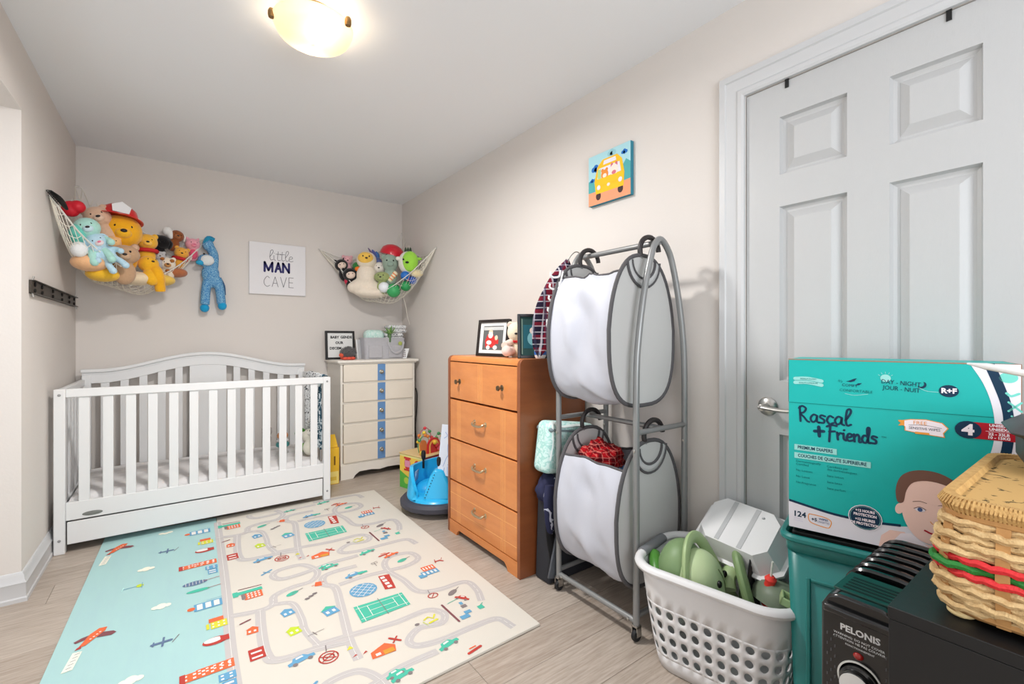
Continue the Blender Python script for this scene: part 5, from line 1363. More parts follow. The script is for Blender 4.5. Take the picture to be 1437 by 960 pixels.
# free wipes ribbon
frib = [(.240, .326), (.262, .332), (.29, .334), (.318, .329), (.328, .318), (.320, .306), (.322, .297), (.300, .299), (.272, .302), (.252, .305), (.252, .314)]
fpoly(ml, F_, [(.2835 + (x - .2835) * 1.05, .316 + (y - .316) * 1.10) for x, y in frib], o2_, 4); fpoly(ml, F_, frib, o3, 8)
fpoly(ml, F_, [(.238, .329), (.250, .330), (.250, .317), (.238, .315), (.243, .322)], o3 + .0001, 4)
ftext(ml, F_, 'FREE', .0125, .279, .3255, o4, 4); ftext(ml, F_, 'SENSITIVE WIPES', .0088, .287, .312, o4, 1, sx=.88); fstroke(ml, F_, [(.258, .319), (.29, .321), (.318, .317)], .0008, o4, 1)
frect(ml, F_, .270, .296, .2985, .3035, o4 + .0001, 4)
# size badge
frect(ml, F_, .362, BWd - .001, .301, .339, o3, 3); fdisc(ml, F_, .363, .320, .0225, .0205, o4, 1); ftext(ml, F_, '4', .034, .363, .319, o5, 8, bold=.0016, sx=1.15)
ftext(ml, F_, 'UNISEX', .0085, .412, .334, o4, 8, bold=.0003); ftext(ml, F_, 'UNISEXE', .0085, .414, .3255, o4, 8, bold=.0003)
fstroke(ml, F_, [(.392, .3205), (.440, .3205)], .0007, o4, 8, smooth=0)
ftext(ml, F_, '22 - 33LB', .0085, .413, .3145, o4, 8, bold=.0003); ftext(ml, F_, '10 - 15KG', .0085, .413, .3065, o4, 8, bold=.0003)
# count
ftext(ml, F_, '124', .021, .0265, .0395, o2_, 1, bold=.0006); ftext(ml, F_, 'Diapers', .0062, .0235, .0285, o2_, 9); ftext(ml, F_, 'Couches', .0062, .0235, .0220, o2_, 9)
oval = [(.048, .044), (.055, .047), (.085, .045), (.099, .038), (.0975, .024), (.090, .018), (.06, .022), (.049, .029)]
fstroke(ml, F_, oval, .0022, o2_, 4, closed=True); ftext(ml, F_, '+5', .0125, .061, .0335, o3, 1, bold=.0004); ftext(ml, F_, 'WIPES', .0075, .082, .038, o3, 11, bold=.0002); ftext(ml, F_, 'LINGETTES', .0068, .0825, .030, o3, 11, sx=.8)
fdisc(ml, F_, .172, .066, .0355, .0330, o3, 2); fdisc(ml, F_, .172, .066, .0335, .0310, o3 + .0001, 1); fstroke(ml, F_, [(.172 + .031 * cos(a), .066 + .0285 * sin(a)) for a in [2 * PI * k / 24 for k in range(24)]], .0007, o4, 5, closed=True, smooth=2)
for k, s in enumerate(('+12 HOURS', 'PROTECTION', '+12 HEURES', 'DE PROTECTION')):
    ftext(ml, F_, s, .0092, .172, .083 - .0105 * k - (.002 if k > 1 else 0), o5, 8, bold=.00035, sx=.84)
# baby photograph
fpoly(ml, F_, [(.200, .001), (.205, .03), (.222, .048), (.25, .05), (.27, .03), (.33, .03), (.36, .001)], o3, 6)
fpoly(ml, F_, [(.215, .001), (.243, .045), (.262, .05), (.30, .02), (.34, .001)], o3 + .0001, 8)
head = [(.243, .150), (.250, .185), (.275, .203), (.310, .203), (.345, .18), (.355, .13), (.345, .075), (.325, .045), (.295, .033), (.270, .045), (.252, .075), (.244, .11)]
hs_ = [tuple(p)[:2] for p in cr([(x, y, 0) for x, y in head], 4, True)]
fpoly(ml, F_, hs_, o4, 6)
hair = [(.236, .125), (.234, .16), (.246, .192), (.275, .209), (.315, .208), (.35, .185), (.362, .15), (.352, .15), (.335, .176), (.30, .186), (.268, .178), (.254, .155), (.248, .125)]
fpoly(ml, F_, [tuple(p)[:2] for p in cr([(x, y, 0) for x, y in hair], 4, True)], o5, 7)
fdisc(ml, F_, .2405, .107, .008, .014, o4 + .0001, 6, rot=-.2)
for ex_ in (.279, .325):
    fdisc(ml, F_, ex_, .113, .0095, .0055, o5 + .0001, 8); fdisc(ml, F_, ex_, .113, .0048, .005, o5 + .0003, 11); fstroke(ml, F_, [(ex_ - .011, .114), (ex_, .1195), (ex_ + .011, .1145)], .0015, o5 + .0004, 7)
    fstroke(ml, F_, [(ex_ - .013, .130), (ex_, .1335), (ex_ + .012, .131)], .0013, o5 + .0001, 7)
fstroke(ml, F_, [(.298, .088), (.302, .083), (.309, .083), (.313, .088)], .0016, o5 + .0002, 4); fstroke(ml, F_, [(.288, .064), (.302, .059), (.318, .064)], .004, o5 + .0002, 3)
obj('printed_front', ml, [C(c, .45) for c in cols], bo, smooth=0)

# ================================================================ OIL HEATER
HX, HYc, HW2, HH = 1.035, .306, .064, .648
glb = M('glossy black', (16, 16, 17), .18, spec=.6, coat=.3)
ht = thing('oil_heater', 'glossy black oil-filled fin radiator with white dial beside the teal tote', 'heater', (0, 0, 0))
hp = obj('control_housing', MB().prism([(HX, z, y) for z, y in ()] or [(HX + .0, HYc - HW2, .05), (HX, HYc + HW2, .05), (HX, HYc + HW2, HH - .03), (HX, HYc + HW2 - .012, HH - .008), (HX, HYc + HW2 - .03, HH), (HX, HYc - HW2 + .03, HH), (HX, HYc - HW2 + .012, HH - .008), (HX, HYc - HW2, HH - .03)], (.125, 0, 0)), glb, ht, bev=.005, seg=3)
obj('grab_lip', MB().box(HX - .012, HX + .002, HYc - HW2 + .006, HYc + HW2 - .006, HH - .038, HH - .022), glb, hp, bev=.005)
obj('vent_plate', MB().box(HX + .022, HX + .118, HYc - HW2 + .014, HYc + HW2 - .014, HH - .001, HH + .0025), M('vent green black', (18, 62, 54), .3), hp, bev=.001)
for k in range(5):
    obj('vent_slot', MB().box(HX + .034 + k * .014, HX + .040 + k * .014, HYc - HW2 + .026, HYc + HW2 - .026, HH + .0025, HH + .0032), M('slot black', (6, 6, 7), .5), hp)
for k in range(7):
    x = HX + .145 + k * .038
    pts = cr([(x, HYc - HW2 + .01, .09), (x, HYc - HW2 - .002, .2), (x, HYc - HW2 - .002, .55), (x, HYc - HW2 + .01, HH - .012), (x, HYc, HH + .002), (x, HYc + HW2 - .01, HH - .012), (x, HYc + HW2 + .002, .55), (x, HYc + HW2 + .002, .2), (x, HYc + HW2 - .01, .09)], 5)
    fn = obj('fin', MB().box(x - .003, x + .003, HYc - HW2 + .002, HYc + HW2 - .002, .09, HH - .014).tube(pts, .008, 8), glb, ht)
    fn.data.transform(Matrix.Identity(4))
obj('oil_tube', MB().tube([(HX + .12, HYc, .14), (HX + .38, HYc, .14)], .018, 12).tube([(HX + .12, HYc, HH - .08), (HX + .38, HYc, HH - .08)], .018, 12), glb, ht)
for x in (HX + .06, HX + .34):
    obj('foot_bar', MB().box(x - .015, x + .015, HYc - .10 if x > HX + .1 else HYc - .06, HYc + .10, .045, .06), glb, ht, bev=.004)
    for s in (-1, 1): obj('caster', MB().lathe([(.006, -.008), (.02, -.007), (.0225, 0), (.02, .007), (.006, .008)], 16, (x, HYc + s * (.085 if x > HX + .1 else .05), .0225), ax='y'), black, ht)
    obj('foot_pin', MB().tube([(x, HYc + .04, .03), (x, HYc + .04, .1)], .008, 8), glb, ht)
F_ = FR((HX - .0004, 0, 0), (0, -1, 0), (0, 0, 1)); ml = MB()
c0 = -HYc
ftext(ml, F_, 'PELONIS', .0165, c0, .588, .0003, 0, bold=.0006, sx=1.0)
ftext(ml, F_, 'WARNING: DO NOT COVER', .0062, c0 - .002, .5735, .0003, 0, sx=1.0); ftext(ml, F_, 'ATTENTION: NE PAS COUVRIR', .0062, c0 - .002, .5665, .0003, 0, sx=.95)
ftext(ml, F_, 'FONCTIONNEMENT', .0050, c0, .5585, .0003, 0)
for sgn in (-1, 1):
    for r in range(22):
        for q in range(3):
            x = c0 + sgn * (.040 + q * .0065); z = .565 - r * .020 - (q % 2) * .010
            fpoly(ml, F_, [(x - .0012, z - .004), (x + .0012, z - .002), (x + .0012, z + .004), (x - .0012, z + .002)], .0003, 1)
obj('lettering', ml, [C((214, 214, 214), .5), C((78, 78, 80), .3)], hp, smooth=0)
obj('pilot_light', MB().ell((HX - .001, HYc + .002, .5455), (.005, .0085, .0065), n=14, h=8), M('red lens', (150, 26, 20), .2, coat=.5), hp)
obj('dial_ring', MB().lathe([(.036, 0), (.036, -.0015), (.033, -.002), (.033, .0)], 36, (HX, HYc, .498), ax='x'), M('dial ring', (206, 206, 200), .4), hp)
obj('dial', MB().lathe([(.030, 0), (.030, -.010), (.026, -.013), (.026, -.024), (.024, -.026), (.001, -.026)], 36, (HX, HYc, .498), ax='x'), glb, hp)
obj('dial_cap', MB().lathe([(.0245, -.026), (.0245, -.0272), (.001, -.0275)], 36, (HX, HYc, .498), ax='x'), M('dial cap', (214, 214, 212), .4), hp)
obj('dial_mark', MB().box(HX - .0284, HX - .0275, HYc - .014, HYc - .005, .497, .4995), black, hp)

# ================================================================ BLACK CABINET AND WICKER BASKET
cbm = M('black cabinet', (20, 20, 21), .42, bump=.05, bscale=60)
KX, KY, KZ = .932, .238, .710
kb = thing('black_cabinet', 'plain black cabinet in the right foreground carrying the wicker basket', 'cabinet', (0, 0, 0))
obj('top', MB().box(KX, KX + .60, -.42, KY, KZ - .02, KZ), cbm, kb, bev=.0012)
obj('side', MB().box(KX + .019, KX + .59, KY - .022, KY - .002, .0, KZ - .02), cbm, kb, bev=.001)
obj('side', MB().box(KX + .019, KX + .59, -.418, -.40, .0, KZ - .02), cbm, kb, bev=.001)
obj('back', MB().box(KX + .575, KX + .589, -.40, KY - .022, .0, KZ - .02), cbm, kb)
obj('bottom', MB().box(KX + .01, KX + .575, -.40, KY - .022, .05, .07), cbm, kb)
for y0, y1 in ((-.418, -.092), (-.089, KY - .001)):
    d_ = obj('door', MB().box(KX + .0006, KX + .018, y0, y1, .02, KZ - .0206), cbm, kb, bev=.001)
    obj('knob', MB().ell((KX - .008, y1 - .03 if y0 < -.2 else y0 + .03, .40), (.012, .01, .01)), chrome, d_)

wk = thing('wicker_basket', 'woven straw hamper basket with red and green bands and rope lid', 'basket', (0, 0, 0))
straw = M('straw', (218, 188, 138), .8, var=.9, vscale=70, col2=(178, 140, 90), bump=.5, bscale=300)
strawD = M('straw dark', (188, 140, 84), .7, var=.6, vscale=30, col2=(150, 104, 58))
ropeS = M('rope lid', (206, 166, 104), .75, var=.8, vscale=50, col2=(166, 124, 70), bump=.4, bscale=250)
redC = M('red raffia', (206, 40, 44), .6, bump=.4, bscale=300); greenC = M('green raffia', (34, 122, 46), .6, bump=.4, bscale=300)
WX0, WX1, WY0, WY1 = .968, 1.43, -.16, .182
def wper(t, ins=0, r=.04):
    g = per((WX1 - WX0) / 2 - ins, (WY1 - WY0) / 2 - ins, r)
    x, y = g(t); return ((WX0 + WX1) / 2 + x, (WY0 + WY1) / 2 + y)
NST = 26
def bulge(z):   # outward belly
    a = (z - KZ) / .18
    return -.006 + .016 * sin(PI * min(1, max(0, a)) ** .9) 
rowsW = []
z = KZ + .024; k = 0
R_ = .0060
while z < KZ + .158:
    rowsW.append((z, k)); z += .0108; k += 1
nr = len(rowsW)
for z, k in rowsW:
    m = straw
    if k == nr - 6: m = redC
    if k == nr - 7: m = greenC
    if k == nr - 8: m = redC
    big = R_ * (1.05 if m is straw else 1.0)
    pts = []
    NP = NST * 8
    for i in range(NP):
        t = i / NP
        wv = sin(t * NST * PI + PI * k) * .0036
        x, y = wper(t, -bulge(z) - wv)
        pts.append((x, y, z + .0016 * sin(i * 1.9 + k)))
    obj('weave_strand', MB().tube(pts, [big * (1 + .10 * sin(i * 2.6 + k * 2)) for i in range(NP)], 6, closed=True), m, wk)
for i in range(NST):
    t = (i + .5) / NST; pts = []
    x0, y0 = wper(t, 0); x1, y1 = wper(t + .001, 0); tn = Vector((x1 - x0, y1 - y0, 0)).normalized(); no = Vector((tn.y, -tn.x, 0))
    mb = MB(); vs = []
    for j in range(9):
        z = KZ + .012 + .148 * j / 8; b = bulge(z) + .0005
        c = Vector((x0, y0, z)) + no * b
        vs += [c - tn * .0075, c + tn * .0075, c + tn * .0075 + no * .0035, c - tn * .0075 + no * .0035]
    fs = [(j * 4 + q, j * 4 + (q + 1) % 4, j * 4 + 4 + (q + 1) % 4, j * 4 + 4 + q) for j in range(8) for q in range(4)] + [(3, 2, 1, 0), (32, 33, 34, 35)]
    obj('stake', mb.add(vs, fs), strawD, wk)
mb = MB(); n = 48; ringi = [wper(k / n, .012) for k in range(n)]
mb.prism([(x, y, KZ + .012) for x, y in ringi], (0, 0, .145)); obj('inner_wall', mb, strawD, wk)
obj('bottom_rim', MB().tube([(*wper(k / 60, .004), KZ + .020) for k in range(60)], .009, 8, closed=True), strawD, wk)
for x, y in ((WX0 + .022, WY1 - .022), (WX1 - .022, WY1 - .022), (WX0 + .022, WY0 + .022), (WX1 - .022, WY0 + .022)):
    obj('foot', MB().ell((x, y, KZ + .008), (.018, .018, .0082)), M('wood bead', (232, 206, 150), .4), wk)
obj('rim_board', MB().prism([(*wper(k / 48, -.004), KZ + .158) for k in range(48)], (0, 0, .010)), strawD, wk, bev=.002)
lid = obj('lid', MB().prism([(*wper(k / 48, .006), KZ + .168) for k in range(48)], (0, 0, .013)), patt('lid straw', (198, 160, 104), (104, 88, 60), 26, .62), wk, bev=.003)
NR = 330
rp = MB()
base_pts = [(*wper(k / 72, .004), KZ + .177) for k in range(72)]
rp.tube(base_pts, .0128, 10, closed=True)
obj('lid_rope', rp, ropeS, lid)
cb2 = MB()
for i in range(NR * 10):
    pass
hel = []
for i in range(NR * 6):
    t = i / (NR * 6); a = 2 * PI * (i / 6.0)
    x, y = wper(t, .004); x1, y1 = wper(t + .0005, .004); tn = Vector((x1 - x, y1 - y, 0)).normalized(); no = Vector((tn.y, -tn.x, 0))
    hel.append(Vector((x, y, KZ + .177)) + (no * cos(a) + Vector((0, 0, 1)) * sin(a)) * .0128)
obj('lid_binding', MB().tube(hel, .0021, 4, closed=True), ropeS, lid)

# things on the wicker lid
dk = thing('dark_device', 'dark grey faceted plastic device standing on the wicker lid', 'device', (1.34, .035, KZ + .184), rz=.2)
mb = MB(); o8 = lambda w, d: [(-w, -d * .6), (-w * .6, -d), (w * .6, -d), (w, -d * .6), (w, d * .6), (w * .6, d), (-w * .6, d), (-w, d * .6)]
vs = [(x, y, z) for (w, d, z) in ((.085, .085, 0.0), (.10, .10, .02), (.10, .10, .065), (.125, .12, .075), (.10, .09, .098)) for x, y in o8(w, d)]
mb.add(vs, [(r * 8 + k, r * 8 + (k + 1) % 8, (r + 1) * 8 + (k + 1) % 8, (r + 1) * 8 + k) for r in range(4) for k in range(8)] + [tuple(reversed(range(8))), tuple(range(32, 40))])
obj('body', mb, M('charcoal plastic', (70, 70, 72), .5), dk, bev=.003)
obj('slot', MB().box(-.1035, -.099, -.012, -.002, .022, .055).box(-.1035, -.099, .012, .036, .03, .05), black, dk)
rd = thing('white_rod', 'white plastic wand lying over the dark device before the diaper box', 'rod', (0, 0, 0))
obj('wand', MB().tube(cr([(1.262, .196, 1.095), (1.24, .16, 1.09), (1.20, .10, 1.08), (1.16, .03, 1.07), (1.12, -.05, 1.06)], 5), [.002, .003, .004, .005] + [.0065] * 17, 10), white, rd)
obj('stand', MB().box(1.30, 1.318, .0, .018, KZ + .28, 1.07).tube([(1.309, .009, 1.065), (1.17, .045, 1.072)], .006, 8), white, rd)

# ================================================================ PLAY MAT
matT = .011
mat_ = thing('play_mat', 'large foam play mat, pale blue sky strip and cream road map', 'mat', (0, 0, 0))
BLc, BRc, FRc, FLc = (-.335, 3.475), (1.188, 3.372), (1.164, 1.400), (-.385, 1.375)
def lerp2(a, b, t): return (a[0] + (b[0] - a[0]) * t, a[1] + (b[1] - a[1]) * t)
sB = lerp2(BLc, BRc, .349); sF = lerp2(FLc, FRc, .336)
foamB = M('mat blue', (170, 206, 208), .75, bump=.35, bscale=230, stretch=(6, 1, 1), var=.5, vscale=2.2, col2=(176, 218, 210))
foamW = M('mat cream', (218, 212, 201), .75, bump=.3, bscale=230, stretch=(6, 1, 1))
def quadp(name, a, b, c, d, m): obj(name, MB().prism([(*q, .0006) for q in (a, b, c, d)], (0, 0, matT - .0006)), m, mat_, bev=.002)
e_ = .0008
quadp('blue_panel', BLc, sB, sF, FLc, foamB)
quadp('cream_panel', (sB[0] + e_, sB[1]), BRc, FRc, (sF[0] + e_, sF[1]), foamW)
F_ = FR((0, 0, matT), (1, 0, 0), (0, 1, 0)); ml = MB()
cols = [(194, 189, 187), (232, 229, 224), (226, 108, 66), (78, 186, 160), (102, 160, 196), (184, 66, 58), (214, 212, 66), (132, 122, 122), (244, 240, 222), (130, 78, 84), (196, 214, 62), (100, 120, 150), (210, 150, 60), (190, 232, 226)]
GR, WT, OR, GN, BU, RD, YL, GY, CM, MR, LM, NB, OC, MT = range(14)
q1, q2, q3, q4 = .0003, .0014, .0018, .0022
def inside(p):
    x, y = p
    return 1.41 < y < 3.36 and -.34 < x < 1.155 + (y - 1.4) * .011
def clipped(pts):
    out = []; cur = []
    for p in pts:
        if inside(p): cur.append(p)
        else:
            if len(cur) > 1: out.append(cur)
            cur = []
    if len(cur) > 1: out.append(cur)
    return out
RC = [0]
def road(pts, w=.030, closed=False):
    w *= 1.1
    P = [(p.x, p.y) for p in cr([(a, b, 0) for a, b in pts], 8, closed)]
    if closed: P.append(P[0])
    for seg in clipped(P):
        RC[0] += 1.7
        fstroke(ml, F_, seg, w, q1 + RC[0] * 2e-5, GR, smooth=0, caps=False, ramp=2e-6)
        # dashes
        acc = 0; on = [seg[0]]
        for a, b in zip(seg, seg[1:]):
            acc += math.hypot(b[0] - a[0], b[1] - a[1]); on.append(b)
            if acc > .014:
                fstroke(ml, F_, on[:], .0018, q2 - .0001 + RC[0] * 2e-6, WT, smooth=0, caps=False); on = []; acc = -.012
            if acc < 0: on = [b]
            elif not on: on = [b]
QC = [0]
def qz(z):
    QC[0] = (QC[0] + 1) % 46
    return z + QC[0] * 5e-6
def R(x0, x1, y0, y1, m, z=q2):
    z = qz(z)
    if inside((x0, y0)) and inside((x1, y1)): frect(ml, F_, x0, x1, y0, y1, z, m)
def D(x, y, rx, ry, m, z=q2, rot=0):
    z = qz(z)
    if inside((x - rx, y - ry)) and inside((x + rx, y + ry)): fdisc(ml, F_, x, y, rx, ry, z, m, rot=rot, n=16)
def PG(pts, m, z=q2):
    z = qz(z)
    if all(inside(p) for p in pts): fpoly(ml, F_, pts, z, m)
def ST(pts, w, m, z=q2, smooth=0):
    z = qz(z)
    if all(inside(p) for p in pts): fstroke(ml, F_, pts, w, z, m, smooth=smooth)
def car(x, y, c, s=1.0, rot=0):
    def r(a, b): return (x + (a * cos(rot) - b * sin(rot)) * s, y + (a * sin(rot) + b * cos(rot)) * s)
    PG([r(-.035, -.006), r(.035, -.006), r(.035, .006), r(.02, .009), r(.012, .02), r(-.016, .02), r(-.022, .009), r(-.035, .006)], c)
    PG([r(-.012, .010), r(.009, .010), r(.007, .017), r(-.010, .017)], WT, q3)
    for a in (-.02, .02): D(*r(a, -.008), .0065 * s, .0065 * s, GY, q3)
def tree(x, y, c, rot=0, l=.05):
    dx, dy = cos(rot), sin(rot)
    D(x, y, .028, .014, c, q2, rot); ST([(x + dx * .0, y + dy * .0), (x + dx * l, y + dy * l)], .003, GY, q3)
def house(x, y, c1, c2, rot=0, s=1):
    def r(a, b): return (x + (a * cos(rot) - b * sin(rot)) * s, y + (a * sin(rot) + b * cos(rot)) * s)
    PG([r(-.028, -.026), r(.028, -.026), r(.028, .022), r(-.028, .022)], c1); PG([r(-.034, .020), r(.034, .020), r(.0, .046)], c2, q3)
    for a in (-.014, .012): PG([r(a - .006, -.012), r(a + .006, -.012), r(a + .006, .006), r(a - .006, .006)], WT, q3)
PER = .905
for o_ in (-PER, 0, PER, 2 * PER):
    # ---- blue sky strip (icons stand with their feet towards the road)
    x, y = -.257, 2.333 + o_
    PG([(x - .038, y - .050), (x - .018, y - .045), (x + .030, y + .030), (x + .034, y + .055), (x + .010, y + .060), (x - .014, y + .03)], OR, q3)
    PG([(x + .004, y + .030), (x + .010, y - .008), (x + .052, y - .020), (x + .066, y - .006), (x + .056, y + .010)], MR, q2); PG([(x - .002, y + .030), (x - .018, y + .000), (x - .050, y - .012), (x - .056, y + .002), (x - .036, y + .018)], MR, q2)
    for k in range(4): D(x - .008 + k * .008, y - .008 + k * .012, .0035, .0035, WT, q4)
    PG([(x - .045, y - .062), (x - .028, y - .058), (x - .030, y - .040), (x - .040, y - .048)], RD, q3)
    PG([(x - .062, y - .19), (x - .034, y - .185), (x - .022, y - .08), (x - .048, y - .075)], CM)
    for k in range(5): ST([(x - .052 + k * .003, y - .172 + k * .020), (x - .040 + k * .003, y - .168 + k * .020)], .003, NB, q3)
    for (cx, cy) in ((-.056, 2.433), (-.125, 2.87)):
        for dx, dy, r in ((-.02, 0, .014), (0, .008, .017), (.02, 0, .014), (0, -.008, .014)): D(cx + dx, cy + dy + o_, r, r, CM, q2 + dx * .001)
    x, y = -.046, 2.143 + o_
    ST([(x - .03, y), (x + .025, y)], .014, NB); ST([(x, y - .028), (x + .004, y + .03)], .007, NB, q3); ST([(x - .028, y - .012), (x - .026, y + .014)], .005, NB, q3); ST([(x + .03, y - .02), (x + .05, y + .02)], .003, GY, q3)
    x, y = -.152, 2.697 + o_
    D(x + .012, y, .014, .016, LM); ST([(x - .05, y - .004), (x, y)], .004, BU); ST([(x - .05, y - .018), (x - .046, y + .014)], .005, MT, q3); ST([(x + .02, y - .028), (x + .02, y + .028)], .0025, BU, q3)
    # buildings with base at x = .165
    def tower(y, w, l, c, wc=WT, k=4):
        R(.160 - l, .160, y + o_ - w / 2, y + o_ + w / 2, c)
        for i in range(k):
            for s in (-1, 1): R(.160 - l * (i + .75) / k, .160 - l * (i + .4) / k, y + o_ + s * w * .22 - w * .1, y + o_ + s * w * .22 + w * .1, wc, q3)
    tower(1.865, .045, .150, OR, k=6); R(.004, .02, 1.84 + o_, 1.89 + o_, RD, q3)
    tower(1.80, .04, .05, BU, k=2)
    D(.115, 2.038 + o_, .042, .026, RD); D(.108, 2.045 + o_, .03, .016, WT, q3); R(.13, .158, 2.02 + o_, 2.055 + o_, RD, q4)
    tower(2.150, .05, .055, YL, k=3); R(.10, .15, 2.175 + o_, 2.205 + o_, OR, q3); R(.09, .10, 2.13 + o_, 2.17 + o_, YL, q3)
    R(.055, .155, 2.30 + o_, 2.362 + o_, BU)
    for i in range(3): R(.065 + i * .03, .085 + i * .03, 2.308 + o_, 2.354 + o_, WT, q3)
    D(.045, 2.33 + o_, .014, .014, OR); ST([(.10, 2.372 + o_), (.158, 2.374 + o_)], .002, BU, q3)
    D(.075, 2.490 + o_, .045, .014, GN); ST([(.11, 2.490 + o_), (.16, 2.494 + o_)], .003, RD, q3)
    D(.065, 2.571 + o_, .048, .022, NB); ST([(.10, 2.574 + o_), (.16, 2.58 + o_)], .003, RD, q3)
    for i in range(6): ST([(.03 + i * .013, 2.556 + o_), (.03 + i * .013, 2.586 + o_)], .0018, WT, q3)
    R(.118, .158, 2.63 + o_, 2.68 + o_, BU); R(.122, .15, 2.638 + o_, 2.648 + o_, WT, q3); R(.122, .15, 2.66 + o_, 2.67 + o_, WT, q3)
    tower(2.78, .035, .11, OR, k=5)
# main road beside the strip
road([(.152, 1.2), (.155, 1.88), (.175, 2.4), (.188, 2.9), (.20, 3.5)], .034)
for o_ in (-PER, 0, PER):
    O = lambda L: [(a, b + o_) for a, b in L]
    road(O([(1.065, 1.443 + .905), (1.042, 1.525 + .905), (.933, 1.539 + .905), (.806, 1.541 + .905), (.716, 1.564 + .905), (.70, 1.61 + .905), (.762, 1.655 + .905), (.85, 1.635 + .905), (.884, 1.685 + .905), (.839, 1.745 + .905), (.70, 1.745 + .905), (.544, 1.77 + .905), (.40, 1.79 + .905)]), .030)
    road(O([(1.06, 1.67), (1.09, 1.76), (1.079, 1.845), (.953, 1.858), (.87, 1.902), (.855, 2.03), (.830, 2.15), (.843, 2.24), (.90, 2.29), (.99, 2.266), (1.001, 2.187), (.94, 2.15), (.853, 2.152), (.72, 2.17), (.60, 2.165)]), .030)
    road(O([(.515, 1.62), (.522, 1.749), (.560, 2.0), (.578, 2.15), (.545, 2.21), (.56, 2.28), (.62, 2.30), (.72, 2.295)]), .032)
    road(O([(.175, 2.18), (.277, 2.155), (.326, 2.172), (.345, 2.24), (.42, 2.27), (.505, 2.275), (.548, 2.354), (.502, 2.465), (.401, 2.475), (.366, 2.43), (.40, 2.375), (.50, 2.375), (.62, 2.40), (.76, 2.40)]), .030)
    road(O([(.277, 2.155), (.262, 2.0), (.257, 1.845), (.285, 1.785), (.42, 1.765), (.52, 1.74)]), .034)
    road(O([(.326, 2.172), (.395, 2.13), (.405, 2.0), (.40, 1.90), (.42, 1.78)]), .026)
    # tennis court
    cp = [(.592, 1.820), (.801, 1.826), (.806, 1.934), (.597, 1.946)]
    cq = [(a, b + o_) for a, b in cp]
    PG(cq, GN, q2)
    for a, b in (((.610, 1.822), (.612, 1.944)), ((.787, 1.828), (.790, 1.934)), ((.598, 1.842), (.800, 1.846)), ((.600, 1.924), (.800, 1.916)), ((.645, 1.844), (.647, 1.922)), ((.755, 1.846), (.757, 1.918)), ((.645, 1.882), (.756, 1.882))):
        ST(O([a, b]), .0026, WT, q3)
    ST(O([(.700, 1.815), (.702, 1.95)]), .0028, GY, q4)
    # pond
    D(.675, 2.055 + o_, .060, .058, BU)
    for k in range(-4, 5):
        d = k * .022; L = math.sqrt(max(0, .052 ** 2 - d * d))
        if L > .01:
            ST([(.675 + d * .7 - L * .7, 2.055 + o_ + d * .7 + L * .7), (.675 + d * .7 + L * .7, 2.055 + o_ + d * .7 - L * .7)], .0025, WT, q3)
            ST([(.675 + d * .7 - L * .7, 2.055 + o_ - d * .7 - L * .7), (.675 + d * .7 + L * .7, 2.055 + o_ - d * .7 + L * .7)], .0025, WT, q3)
    # railway bus
    PG(O([(.77, 2.13), (.755, 2.0), (.80, 1.985), (.82, 2.12)]), RD)
    for k in range(4): R(.772, .792, 2.005 + o_ + k * .03, 2.025 + o_ + k * .03, WT, q3)
    # apartment block
    R(.945, 1.03, 2.00 + o_, 2.04 + o_, BU); R(.965, 1.03, 2.04 + o_, 2.085 + o_, OR); R(.925, .96, 1.99 + o_, 2.02 + o_, BU, q3)
    for k in range(4):
        R(.950 + k * .02, .960 + k * .02, 2.008 + o_, 2.03 + o_, WT, q4); R(.970 + k * .015, .977 + k * .015, 2.05 + o_, 2.075 + o_, WT, q4)
    tree(.925, 2.214 + o_, GN, .3); tree(.989, 1.80 + o_, GY, .5); tree(.411, 2.213 + o_, GN, .4); 
    for k in range(3): D(.455 + k * .018, 2.13 + o_ + k * .012, .011, .008, GY)
    ST([(.45, 2.12 + o_), (.50, 2.16 + o_)], .0025, GY, q3)
    car(1.0, 1.735 + o_, RD, .95, .0 - .9); car(.684, 2.211 + o_, BU, 1.3, .15); PG(O([(.70, 2.20), (.745, 2.205), (.745, 2.22), (.70, 2.222)]), GN, q3)
    car(.353, 1.736 + o_, BU, 1.3, .2); car(.811, 1.501 + PER + o_, GN, 1.25, .25); car(.61, 1.455 + o_ , GN, 1.2, .2); car(.902, 1.395 + PER + o_, OR, 1.2, .25); car(.595, 2.38 + o_, GN, 1.0, .15)
    house(.513, 1.975 + o_, BU, GN, .2, 1.0); house(.367, 2.066 + o_, BU, BU, .2, .8); house(.364, 1.921 + o_, LM, LM, .2, .8)
    house(.234, 2.02 + o_, OR, OR, -.1, .7)
    R(.205, .255, 1.83 + o_, 1.90 + o_, RD); R(.212, .246, 1.84 + o_, 1.85 + o_, WT, q3); R(.212, .246, 1.87 + o_, 1.88 + o_, WT, q3)
    # green canopy building with orange block
    R(.215, .31, 2.335 + o_, 2.362 + o_, GN); R(.195, .215, 2.325 + o_, 2.37 + o_, GN); R(.235, .305, 2.275 + o_, 2.333 + o_, OR); R(.225, .240, 2.285 + o_, 2.33 + o_, GY, q3)
    for k in range(4):
        for j in range(3): R(.246 + k * .014, .254 + k * .014, 2.282 + o_ + j * .018, 2.292 + o_ + j * .018, WT, q3)
    ST(O([(.22, 2.385), (.31, 2.378)]), .005, MR)
    ST(O([(.20, 2.095), (.235, 2.108)]), .008, MR)
    ST(O([(.325, 2.47), (.37, 2.50)]), .010, BU); ST(O([(.335, 2.495), (.36, 2.475)]), .005, BU, q3)
    # ferris wheel
    for r in (.032, .018): fstroke_pts = [(.433 + r * 1.0 * cos(a), 1.694 + o_ + r * sin(a)) for a in [2 * PI * k / 16 for k in range(17)]]; ST(fstroke_pts, .005, RD)
